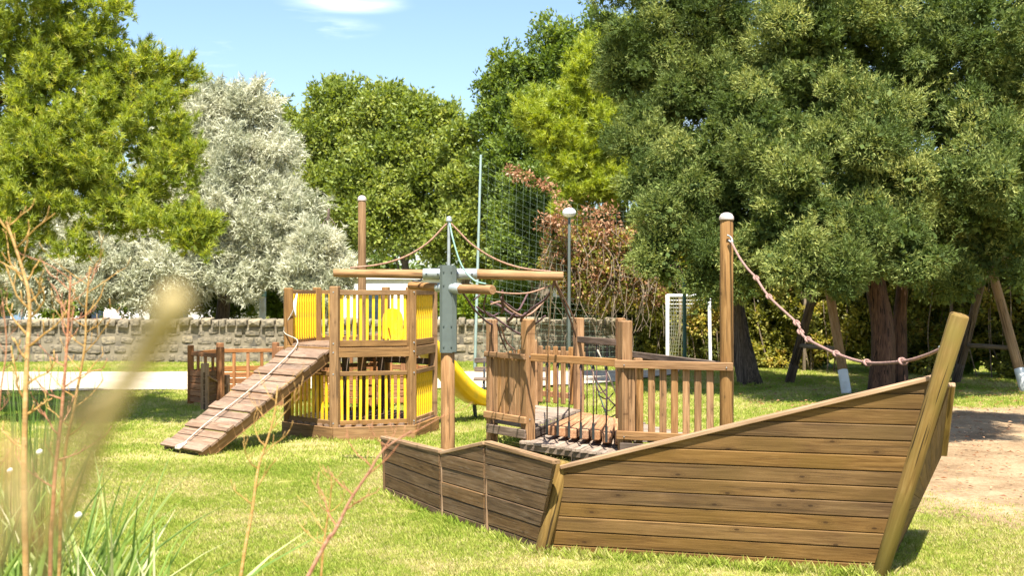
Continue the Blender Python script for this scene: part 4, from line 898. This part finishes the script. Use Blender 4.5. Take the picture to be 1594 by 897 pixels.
def tree(name, label, cat, base, trunk, limbs, cl, mats, geos, bark, group=None, seed=0, r0=.2):
    """trunk: top point; limbs: number grown from the trunk to clump centres"""
    o = thing(name, label, cat, base, group); rs = random.Random(seed); base = Vector(base); trunk = Vector(trunk)
    tp = smooth_pts(wobble(base - Z * .08, trunk, 4, r0 * .5, rs), 4); rr = [r0 * (1.12 if i == 0 else 1.04 if i == 1 else 1) * (1 - .62 * i / (len(tp) - 1)) for i in range(len(tp))]
    V, Fc = tube_geo(tp, rr, 14)
    # bark ridges
    V = [p + (p - tp[i // 14]) * (.09 * math.sin((i % 14) * 2.2) + rs.uniform(-.05, .05)) for i, p in enumerate(V)]
    # local x up the trunk so that the bark grain runs along it
    M = Matrix(((0, 0, 1), (0, 1, 0), (-1, 0, 0))).transposed().to_4x4(); M = Matrix.Rotation(-math.pi / 2, 4, 'Y'); M.translation = base; Mi = M.inverted()
    link('trunk', mesh('trunk', [Mi @ p for p in V], Fc, True), bark, o, M)
    V, Fc = [], []
    for i in range(limbs):
        c = Vector(cl[rs.randrange(len(cl))][:3]); c = c + (trunk - c) * .45 + Vector((0, .4, 0)); k = rs.uniform(.35, 1); s = base + (trunk - base) * k
        q = [s, s + (c - s) * .5 + Vector((rs.uniform(-.2, .2), rs.uniform(-.2, .2), rs.uniform(0, .3))), c]
        tube_geo(smooth_pts(q, 4), r0 * .26 * (1.2 - k * .6), 6, r0 * .04, V, Fc)
    if limbs: link('limbs', mesh('limbs', [Mi @ p for p in V], Fc, True), bark, o, M)
    for g_, m_ in zip(geos, mats): add_leaf_part('crown', o, g_, m_, base)
    return o
def rgs(k): return np.random.default_rng(100 + k)

# big dark grey-green trees on the right
def dark_tree(k, label, trunkpx, D, discs, top, rc=.36, n=430, per=500, r0=.27, bark=BARKR, base_px=None):
    r_ = rgs(k); cl = clumps_from(discs, D - (1.9 if k == 1 else 0), n, rc, r_, depth=.9, zmin=1.75, shell=.45, flare=2.2)
    vis = cl[:, 2] < CH + (HZ + 60) * D / F
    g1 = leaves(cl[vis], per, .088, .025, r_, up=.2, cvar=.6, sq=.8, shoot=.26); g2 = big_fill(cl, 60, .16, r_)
    g3 = leaves(cl[~vis], 60, .22, .10, r_, quad=True) if (~vis).any() else None
    base = (GX(trunkpx, D), D, 0)
    geos = [g1, g2] + ([g3] if g3 else []); return tree('evergreen_tree', label, 'tree', base, top, 0 if k == 3 else 3, cl, [DARKL] * 3, geos, bark, 'dark evergreen trees on the right', seed=k, r0=r0)
dark_tree(1, 'dark evergreen with thick grey leaning trunk beside the goal', 1168, 25.2, [(1040, 60, 125), (1005, 190, 75), (1065, 300, 105), (1140, 180, 130), (1035, 395, 60), (1120, 400, 75), (1190, 400, 70), (1000, 290, 50), (975, 90, 60), (1200, 60, 120), (960, -30, 50), (1100, 20, 120), (1130, 300, 90), (1180, 330, 70), (1090, 120, 110), (1100, 240, 110), (1050, 350, 80), (1130, 420, 70), (985, 120, 70), (1000, 240, 60)], (GX(1110, 25.2), 25.2, 5.5), r0=.25, bark=BARK)
dark_tree(2, 'dark evergreen with thick reddish brown trunk behind the boat bow', 1369, 21.8, [(1290, 90, 130), (1335, 240, 120), (1245, 320, 95), (1355, 370, 80), (1265, 410, 60), (1200, 240, 80), (1400, 100, 110), (1390, 300, 80), (1310, 430, 45), (1365, 180, 60, -1), (1355, 220, 50, -1.5), (1200, 140, 90), (1290, 180, 100), (1230, 400, 60), (1420, 400, 60), (1310, 20, 120)], (GX(1365, 21.8), 21.8, 5.5), r0=.24)
dark_tree(3, 'dark evergreen with slim dark trunk right of the reddish one', 1402, 23.4, [(1480, 90, 140), (1510, 260, 130), (1440, 385, 85), (1550, 380, 85), (1590, 150, 120), (1500, 440, 45), (1430, 210, 90), (1650, 60, 160, -2), (1540, 0, 120, -1), (1480, 60, 90, -2), (1560, 120, 100, -2), (1520, 220, 90, -2), (1490, 270, 55, -2.5), (1540, 60, 80, -2.5), (1560, 285, 50, -3), (1535, 280, 45, -2.5), (1590, 330, 50, -2), (1580, 260, 80, -2), (1530, 340, 70, -1), (1440, 30, 90), (1640, 320, 120), (1500, 170, 110), (1430, 320, 80), (1490, 350, 80), (1590, 300, 90), (1590, 440, 50), (1690, -270, 190, -10), (1640, -330, 200, -11.5)], (GX(1410, 23.4), 23.4, 5.5), r0=.15)  # final pair of discs: unseen foliage added above frame to shade the dirt
# left pine
r_ = rgs(10); cl = clumps_from([(60, 20, 120), (165, 60, 80), (245, 120, 62), (100, 180, 110), (190, 205, 80), (260, 262, 52), (50, 300, 95), (150, 320, 75), (215, 345, 55), (290, 365, 36), (20, 120, 120), (10, 380, 55), (120, 385, 40), (200, 150, 60), (180, 270, 70), (120, 100, 90), (230, 180, 50), (110, 250, 80), (-140, 100, 200), (-120, 300, 160), (20, -130, 170), (-150, -150, 200), (210, -40, 40), (275, 210, 34), (285, 260, 30), (270, 110, 36), (300, 375, 30), (315, 355, 20), (265, 350, 36), (80, 280, 80), (50, 240, 80)], 17.2, 760, .27, r_, depth=1.0, zmin=1.9, flare=1.0)
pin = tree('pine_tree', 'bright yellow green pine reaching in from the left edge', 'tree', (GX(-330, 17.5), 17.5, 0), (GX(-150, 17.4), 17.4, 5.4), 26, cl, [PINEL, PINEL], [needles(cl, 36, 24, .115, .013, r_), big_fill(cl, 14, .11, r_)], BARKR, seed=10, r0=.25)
# pine behind, right of centre
r_ = rgs(11); cl = clumps_from([(920, 120, 52), (865, 185, 52), (930, 215, 62), (905, 290, 50), (955, 70, 42), (965, 285, 42), (835, 190, 30), (890, 240, 50), (1000, 150, 80), (890, 330, 26)], 33, 330, .36, r_, zmin=2, flare=1.0)
tree('pine_tree', 'yellow green pine between the ball net and the dark tree', 'tree', (GX(1000, 37), 37, 0), (GX(950, 34.5), 34.5, 6.5), 14, cl, [PINE2L, PINE2L], [needles(cl, 30, 18, .20, .022, r_), big_fill(cl, 10, .16, r_)], BARKR, seed=11, r0=.2)
# silver trees
def silver(k, label, base_px, D, discs, n, rc, per, r0):
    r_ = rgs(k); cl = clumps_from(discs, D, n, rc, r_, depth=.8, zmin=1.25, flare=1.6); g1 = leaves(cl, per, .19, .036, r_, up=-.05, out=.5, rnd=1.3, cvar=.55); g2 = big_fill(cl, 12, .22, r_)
    return tree('silver_leaved_tree', label, 'tree', (GX(base_px, D), D, 0), (GX(base_px + 20, D), D, 4.5), 22, cl, [SILVL, SILVL], [g1, g2], BARK, 'silver leaved trees behind the wall', seed=k, r0=r0)
silver(20, 'tall silver white leaved tree in the middle of its row', 335, 35.5, [(350, 192, 52), (325, 250, 70), (390, 260, 70), (345, 330, 90), (410, 355, 70), (290, 400, 65), (370, 420, 55), (300, 210, 40), (440, 300, 35), (255, 330, 50), (240, 430, 50), (300, 445, 40), (430, 410, 50), (310, 300, 60), (350, 150, 30), (390, 200, 40), (180, 400, 50), (270, 260, 60), (240, 330, 60), (210, 380, 60), (275, 200, 45), (330, 150, 30), (395, 185, 45), (300, 180, 45), (360, 165, 45), (425, 240, 40), (440, 330, 52), (450, 390, 50), (385, 160, 34), (310, 165, 34)], 560, .42, 330, .25)
silver(21, 'low silver tree drooping over the wall behind the pine', 130, 35, [(60, 420, 52), (130, 415, 55), (200, 420, 52), (10, 400, 50), (170, 360, 50), (80, 360, 50), (-60, 380, 80), (250, 430, 42), (150, 450, 36), (60, 450, 36), (220, 450, 34)], 300, .38, 330, .2)
silver(22, 'small pale silver shrub tree left of the tower', 492, 34.6, [(500, 385, 38), (480, 425, 40), (520, 425, 32), (455, 445, 28), (500, 455, 28)], 60, .36, 420, .1)
# green trees across the middle
def green(k, label, base_px, D, discs, n, rc, per, mat, r0=.2, Ls=.21, group='green trees behind the wall'):
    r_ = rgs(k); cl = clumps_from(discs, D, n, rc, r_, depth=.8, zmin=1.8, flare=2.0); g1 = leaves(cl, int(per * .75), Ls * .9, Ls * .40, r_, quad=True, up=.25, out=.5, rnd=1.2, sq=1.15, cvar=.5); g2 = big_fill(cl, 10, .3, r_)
    return tree('broadleaf_tree', label, 'tree', (GX(base_px, D), D, 0), (GX(base_px, D), D, 5.5), 26, cl, [mat, mat], [g1, g2], BARKL, group, seed=k, r0=r0)
green(30, 'green tree with twin tops just right of the silver tree', 508, 46, [(515, 175, 48), (480, 215, 45), (545, 235, 60), (500, 300, 60), (470, 340, 40), (540, 350, 60), (455, 260, 40), (440, 190, 30), (520, 140, 22), (560, 190, 40)], 330, .5, 170, GREENL)
green(31, 'wide rounded green tree in the centre behind the mast', 630, 44, [(600, 190, 52), (650, 215, 58), (600, 270, 75), (665, 300, 70), (600, 345, 65), (690, 355, 60), (560, 300, 50), (700, 250, 45), (610, 150, 24), (655, 170, 24), (690, 190, 30)], 440, .5, 170, GREENL)
green(32, 'light green tree between the mast and the ball net', 722, 42, [(720, 230, 40), (735, 290, 50), (760, 345, 50), (720, 360, 45), (760, 400, 40)], 210, .42, 170, GREENL)
green(33, 'tall green tree rising behind the yellow pine', 850, 40, [(870, 68, 38), (800, 112, 42), (910, 100, 60), (840, 130, 50), (790, 190, 50), (770, 140, 26), (850, 210, 70), (930, 60, 40), (800, 270, 60), (860, 300, 70), (940, 200, 80), (840, 170, 50)], 430, .42, 190, GREEN2L, r0=.3, Ls=.18)
green(34, 'shadowy green tree behind the ball netting', 830, 36, [(810, 345, 50), (860, 360, 55), (800, 395, 40), (850, 405, 45), (900, 380, 40), (820, 300, 40)], 220, .36, 200, GREEN2L, r0=.14, Ls=.14)
# far wood closing the view
r_ = rgs(40); wx = r_.uniform(-45, 45, 420); cl = np.stack([wx, r_.uniform(56, 64, 420), r_.uniform(.3, 5.4, 420), r_.uniform(.8, 1.5, 420)], 1); cl = np.hstack([cl, unit(r_.normal(size=(420, 3)))])
V, k_, tn = leaves(cl, 130, .5, .26, r_, quad=True); me = fast_mesh('distant_wood', V, k_, tn); o = link('distant_wood', me, GREEN2L, None, None, 'far wood of green trees closing the view behind the homes', 'stuff'); o['category'] = 'wood'
# shrubs behind the wall
def shrub(k, label, px, D, discs, mat, n=40, rc=.3, per=260, Ls=.15, group='shrubs behind the wall'):
    r_ = rgs(k); cl = clumps_from(discs, D, n, rc, r_, zmin=.2); g1 = leaves(cl, per, Ls, Ls * .35, r_, quad=True, up=.5); o = thing('shrub', label, 'shrub', (GX(px, D), D, 0), group)
    V, Fc = [], []
    for i in range(6): c = Vector(cl[i * len(cl) // 6][:3]); tube_geo([Vector((GX(px, D), D, 0)), (c + Vector((GX(px, D), D, 0))) / 2, c], .03, 5, .01, V, Fc)
    link('stems', mesh('stems', V, Fc), BARKL, o); add_leaf_part('foliage', o, g1, mat, (GX(px, D), D, 0)); return o
shrub(50, 'bright spiky round bush above the wall left of the shutters', 800, 37, [(800, 462, 26), (785, 478, 20), (815, 478, 20)], BUSHL)
shrub(51, 'green bush under the mast arm by the dark doorway', 745, 37.5, [(735, 478, 22), (760, 474, 20), (690, 478, 22), (755, 490, 20)], BUSHL)
shrub(52, 'yellowish bush beside the creeper right of the cabin', 905, 37, [(905, 456, 24), (890, 478, 18), (925, 470, 26)], HEDGEL)
shrub(53, 'green bush between the white column and the tower', 432, 37, [(432, 462, 22), (436, 484, 18), (425, 440, 20)], BUSHL)
shrub(54, 'small green bush behind the wall at the far left', 75, 37, [(78, 476, 20), (95, 482, 16)], BUSHL, n=20)
shrub(55, 'low bright bush below the cabin shutters', 850, 36.5, [(845, 484, 14), (825, 488, 12), (865, 486, 12)], BUSHL, n=20, rc=.22)
shrub(56, 'long dark shaded shrub under the tall silver tree', 290, 38, [(200, 470, 30), (260, 470, 34), (320, 468, 34), (375, 472, 30), (140, 470, 30), (40, 465, 30), (-20, 470, 30)], GREEN2L, n=90, rc=.4)
# hedge on the right
hd = thing('hedge', 'tall ragged ivy hedge running behind the goal and swings', 'hedge', (7, 29.5, 0))
h0 = np.array([2.4, 34.4]); h1 = np.array([14.2, 24.6]); r_ = rgs(60); nH = 560
t_ = r_.uniform(0, 1, nH); base = h0 + (h1 - h0) * t_[:, None]; zz = r_.uniform(.1, 3.9, nH) * (1 + .06 * np.sin(t_ * 30)); nrm = np.array([-(h1 - h0)[1], (h1 - h0)[0]]); nrm = -nrm / np.linalg.norm(nrm)
if nrm[1] > 0: nrm = -nrm
base = base + nrm * r_.uniform(-.15, .45, nH)[:, None]
cl = np.hstack([base, zz[:, None], r_.uniform(.22, .42, nH)[:, None], np.tile(np.array([nrm[0], nrm[1], 0]), (nH, 1))])
add_leaf_part('foliage', hd, leaves(cl, 330, .11, .055, r_, quad=True, up=-.1, cvar=.6), HEDGEL, (7, 29.5, 0))
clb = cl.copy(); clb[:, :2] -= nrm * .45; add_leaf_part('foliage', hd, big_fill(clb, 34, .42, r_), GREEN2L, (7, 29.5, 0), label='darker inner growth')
V, Fc = [], []
rs = random.Random(3)
for i in range(46):
    q = h0 + (h1 - h0) * rs.random() + nrm * rs.uniform(.3, .6); a = Vector((q[0], q[1], 0)); tube_geo(smooth_pts(wobble(a, a + Vector((rs.uniform(-.5, .5), rs.uniform(-.2, .2), rs.uniform(1.5, 3.4))), 3, .15, rs), 3), .018, 4, .008, V, Fc)
link('stems', mesh('stems', V, Fc), BARKL, hd)
for i in range(7):
    q = h0 + (h1 - h0) * (.22 + i * .12) + nrm * .62; log('fence_post', (q[0], q[1], 0), (q[0] + .03, q[1], 2.2), .045, .04, (BARKL, TEAL, BARKL, GALV, BARKL, BARKL, BARKL)[i], hd, n=8)
# dead brown creeper hanging over the net and hedge end
cr_ = thing('dead_creeper', 'withered brown creeper hanging over net and hedge behind the bridge', 'creeper', (3.2, 31, 0))
r_ = rgs(61); cl = clumps_from([(880, 380, 45), (920, 400, 50), (960, 410, 50), (1000, 425, 40), (900, 440, 35), (950, 450, 40), (850, 350, 22), (870, 410, 30), (985, 380, 40), (935, 360, 40), (1015, 450, 25)], 31.3, 150, .26, r_, depth=.35, zmin=.4)
c2 = clumps_from([(800, 268, 9), (815, 273, 10), (830, 280, 12), (845, 288, 12), (858, 300, 12), (868, 320, 12), (875, 340, 14)], 30.6, 26, .16, r_, depth=.5); cl = np.vstack([cl, c2])
add_leaf_part('leaves', cr_, leaves(cl, 60, .10, .05, r_, quad=True, up=-.4, cvar=.6), DEADL, (3.2, 31, 0)); add_leaf_part('leaves', cr_, leaves(cl[cl[:, 2] < 3.6], 85, .10, .055, r_, quad=True, up=-.2, cvar=.6), HEDGEL, (3.2, 31, 0), label='still green and yellow leaves')
V, Fc = [], []
rs = random.Random(9)
for i in range(110):
    a = P(rs.uniform(850, 1040), rs.uniform(350, 430), 31.1 + rs.uniform(-.3, .3)); b = a + Vector((rs.uniform(-.7, .7), rs.uniform(-.2, .1), -rs.uniform(.6, 2.4))); b.z = max(b.z, .05)
    tube_geo(smooth_pts(wobble(a, b, 4, .16, rs), 3), .012, 4, .006, V, Fc)
link('stems', mesh('stems', V, Fc), BARKL, cr_)

# fallen leaves on the worn earth and along the hedge foot
r_ = rgs(70); N = 2600; x = r_.uniform(4.2, 12, N); y = r_.uniform(11, 27, N); d = r_.uniform(0, 6.28, N); s = r_.uniform(.02, .045, N)
cx_, sx_ = np.cos(d) * s, np.sin(d) * s; z0 = .040
V = np.stack([np.stack([x - cx_, y - sx_, np.full(N, z0)], 1), np.stack([x + sx_ * .4, y - cx_ * .4, z0 + r_.uniform(0, .02, N)], 1), np.stack([x + cx_, y + sx_, np.full(N, z0)], 1), np.stack([x - sx_ * .4, y + cx_ * .4, z0 + r_.uniform(0, .02, N)], 1)], 1).reshape(-1, 3)
o = link('fallen_leaves', fast_mesh('fallen_leaves', V, 4, r_.uniform(0, 1, N)), DEADL, None, None, 'dry brown fallen leaves scattered on the bare earth', 'stuff'); o['category'] = 'leaf litter'

# ------------------------------------------------------------------ near plants: bare twiggy stems, reeds, a blurred stalk
def twig_plant(label, path, r, mat, seed, side=14, slen=.22, group='bare twiggy stems in the near border'):
    """path: (px,py,depth) from bottom to top; the stem is carried down to the soil"""
    rs = random.Random(seed); pts = [P(*p) for p in path]; a = pts[0]; foot = Vector((a.x + (a.x - pts[1].x) * (a.z / max(.05, pts[1].z - a.z)) * .9, a.y + .05, -.03))
    o = thing('bare_stem', label, 'plant', (foot.x, foot.y, 0), group); pts = [foot] + pts; sp_ = smooth_pts(pts, 6)
    V, Fc = tube_geo(sp_, r, 7, r * .3); link('main_stem', mesh('main_stem', [p - foot for p in V], Fc, True), mat, o, Matrix.Translation(foot))
    V, Fc = [], []; lo = int(len(sp_) * .35)
    for i in range(side):
        j = lo + int((len(sp_) - 1 - lo) * (i + .5) / side); p = sp_[j]; sd_ = 1 if i % 2 else -1
        L_ = slen * rs.uniform(.5, 1.2); d = Vector((sd_ * rs.uniform(.6, 1), rs.uniform(-.4, .4), rs.uniform(.25, .9))).normalized(); q = [p]
        for k in range(5): d = (d + Vector((rs.uniform(-.35, .35), rs.uniform(-.3, .3), rs.uniform(-.15, .35)))).normalized(); q.append(q[-1] + d * L_ / 5)
        rr = r * .42 * (1 - .5 * i / side); tube_geo(q, rr, 5, rr * .4, V, Fc)
        for k in range(1, 6):
            if rs.random() < .8:
                dd = (d + Vector((rs.uniform(-1, 1), rs.uniform(-.6, .6), rs.uniform(-.2, .9)))).normalized(); q2 = [q[k], q[k] + dd * L_ * .12, q[k] + dd * L_ * .22 + Vector((0, 0, .01))]; tube_geo(q2, rr * .5, 4, rr * .35, V, Fc)
    link('side_twigs', mesh('side_twigs', [p - foot for p in V], Fc, True), mat, o, Matrix.Translation(foot), kind='stuff'); return o
twig_plant('tall golden bare stem near the left edge, topmost tip at pine height', [(40, 897, 4.0), (38, 700, 4.0), (42, 560, 4.0), (46, 470, 4.0), (32, 410, 4.0), (10, 345, 4.0)], .0125, TWIGM, 1, 18, .17)
twig_plant('reddish bare stem rising beside the blurred stalk', [(78, 897, 4.1), (84, 760, 4.1), (96, 640, 4.1), (104, 540, 4.1), (108, 470, 4.1), (110, 430, 4.1)], .009, TWIGR, 2, 15, .16)
twig_plant('golden forked bare stem left of the ramp foot', [(92, 897, 4.3), (100, 720, 4.3), (118, 620, 4.3), (132, 540, 4.3), (134, 480, 4.3), (140, 415, 4.3)], .008, TWIGM, 3, 16, .18)
twig_plant('pale bare stem standing before the ramp', [(375, 897, 4.2), (392, 800, 4.2), (402, 730, 4.2), (418, 680, 4.2), (428, 640, 4.2), (432, 600, 4.2)], .007, TWIGM, 4, 10, .15)
twig_plant('thick leaning reddish twig crossing the lawn before the hull', [(480, 897, 3.6), (520, 830, 3.6), (545, 780, 3.6), (575, 735, 3.6), (598, 700, 3.6), (640, 672, 3.6)], .0075, TWIGR, 5, 8, .17)
twig_plant('thin pale twig between the other stems in the lawn', [(500, 897, 4.4), (505, 840, 4.4), (514, 780, 4.4), (516, 740, 4.4)], .006, TWIGM, 6, 7, .12)
twig_plant('low bare stem at the very left edge of the border', [(-20, 897, 4.0), (-10, 760, 4.0), (0, 620, 4.0), (10, 540, 4.0), (4, 470, 4.0)], .005, TWIGR, 7, 10, .12)
def reed(label, px, D, n, hgt, spread, lean, seed, wid=.03, tr=(0, .7), lay=1.0, group='clumps of reed leaves in the near border'):
    rg_ = np.random.default_rng(seed); X = GX(px, D); o = thing('reed_clump', label, 'plant', (X, D, 0), group)
    for i in range(n):
        a = rg_.uniform(0, 6.283); b = Vector((X + rg_.normal() * spread, D + rg_.normal() * spread * .6, -.02)); h = hgt * (rg_.uniform(.6, 1.0) if n > 1 else 1.0); ln = rg_.uniform(.15, .9) * lean; d = Vector((math.cos(a), math.sin(a) * .6, 0)); V = []; w = wid * rg_.uniform(.6, 1.2)
        sidev = Vector((math.cos(rg_.uniform(-.8, .8)), math.sin(rg_.uniform(-.8, .8)), 0)); M_ = 9
        for k in range(M_):
            s = k / (M_ - 1); c = b + d * (h * ln * s * s) + Z * (h * (s - .28 * ln * s ** 3)); ww = w * (1 - s ** 2.2) * (.6 + .8 * s if s < .5 else 1) / 2 + .0008
            V += [c - sidev * ww, c + Vector((0, -ww * .5, -ww * .2)), c + sidev * ww]
        Fc = []
        for k in range(M_ - 1): Fc += [(3 * k, 3 * k + 1, 3 * k + 4, 3 * k + 3), (3 * k + 1, 3 * k + 2, 3 * k + 5, 3 * k + 4)]
        me = mesh('leaf_blade', [p - b for p in V], Fc, True); at = me.attributes.new('tint', 'FLOAT', 'FACE'); tv = rg_.uniform(*tr); at.data.foreach_set('value', [tv] * len(Fc))
        link('leaf_blade', me, BLADE, o, Matrix.Translation(b))
    return o
reed('dense green reed clump at the bottom left corner', 10, 4.6, 170, 1.55, .20, .5, 1, tr=(0, .7))
reed('green reed clump just right of the corner one', 105, 4.7, 120, 1.36, .17, .8, 2, tr=(.0, 1), wid=.032)
reed('tall upright dark green rush clump against the left trunks', 45, 5.0, 70, 1.85, .05, .10, 3, tr=(0, .25), wid=.012)
reed('pale straw reed clump along the bottom beside the corner', 190, 4.0, 30, 1.25, .16, .6, 4, tr=(.7, 1), wid=.022)
reed('sparse pale reed leaves at the bottom middle', 330, 4.0, 14, 1.22, .16, .5, 5, tr=(.7, 1), wid=.02)
reed('few green reed leaves left of the leaning twig', 400, 4.2, 12, 1.05, .22, .5, 6, tr=(.1, .7), wid=.02)
# single broad pale blades
for i, (px, D, h, lab) in enumerate(((240, 3.6, 1.30, 'broad pale upright leaf left of the straw leaves'), (122, 3.6, 1.24, 'broad pale upright leaf in front of the green clump'), (160, 3.5, 1.20, 'pale leaf leaning beside the broad upright one'))):
    reed(lab, px, D, 1, h, .0, .12, 20 + i, wid=.042, tr=(.95, 1), group=None)
# very near stalk, far out of focus
st = thing('seed_stalk', 'blurred straw coloured seed stalk very close at the left', 'plant', (-.33, .82, 0))
pp = [Vector((-.30, .52, -.02)), Vector((-.24, .46, 1.0)), P(-20, 990, .42), P(50, 860, .40), P(110, 750, .39), P(165, 650, .38), P(225, 550, .37), P(268, 480, .36), P(284, 452, .36)]
tube('stalk', pp[:5], .0016, TWIGM, st, n=8, k=5)
sp_ = smooth_pts(pp[3:], 5); rr = [.0012 + .0046 * min(1, max(0, (i / (len(sp_) - 1) - .15) / .6)) * (1 if i < len(sp_) - 3 else .6) for i in range(len(sp_))]
V, Fc = tube_geo(sp_, rr, 10); STRAW = paint('straw', (.32, .25, .11), rough=.9, var=.15, scale=60)
link('seed_head', mesh('seed_head', [p - sp_[0] for p in V], Fc, True), STRAW, st, Matrix.Translation(sp_[0]))
for j, (dx, q) in enumerate(((-26, .0016), (-52, .0014), (22, .0014), (-80, .0012), (40, .0010))):
    tube('thin_leaf', [P(-40 + dx * 2, 1010, .42), P(40 + dx * 1.4, 860, .40), P(105 + dx, 740, .39), P(160 + dx * .6, 640, .38), P(190 + dx * .3, 590 - dx * .3, .375)], q, STRAW, st, n=6, k=4)

for (px, py, D, lab) in ((61, 704, 3.95, 'small white snail on the golden stem near the left edge'), (15, 733, 4.3, 'small white snail low at the left edge among reeds'), (122, 803, 3.55, 'small white snail on the broad pale upright leaf')):
    c = P(px, py, D); V = []; Fc = []
    for i in range(6):
        for j in range(8):
            t_ = math.pi * (i + .5) / 6; a = j * math.pi / 4; V.append((.0115 * math.sin(t_) * math.cos(a), .010 * math.sin(t_) * math.sin(a), .0095 * math.cos(t_) + (.002 * math.cos(a))))
    for i in range(5): Fc += [(i * 8 + j, (i + 1) * 8 + j, (i + 1) * 8 + (j + 1) % 8, i * 8 + (j + 1) % 8) for j in range(8)]
    Fc += [tuple(range(8)), tuple(range(47, 39, -1))]
    o = link('snail', mesh('snail', V, Fc, True), WHITE, None, Matrix.Translation(c)); o['label'] = lab; o['category'] = 'snail'
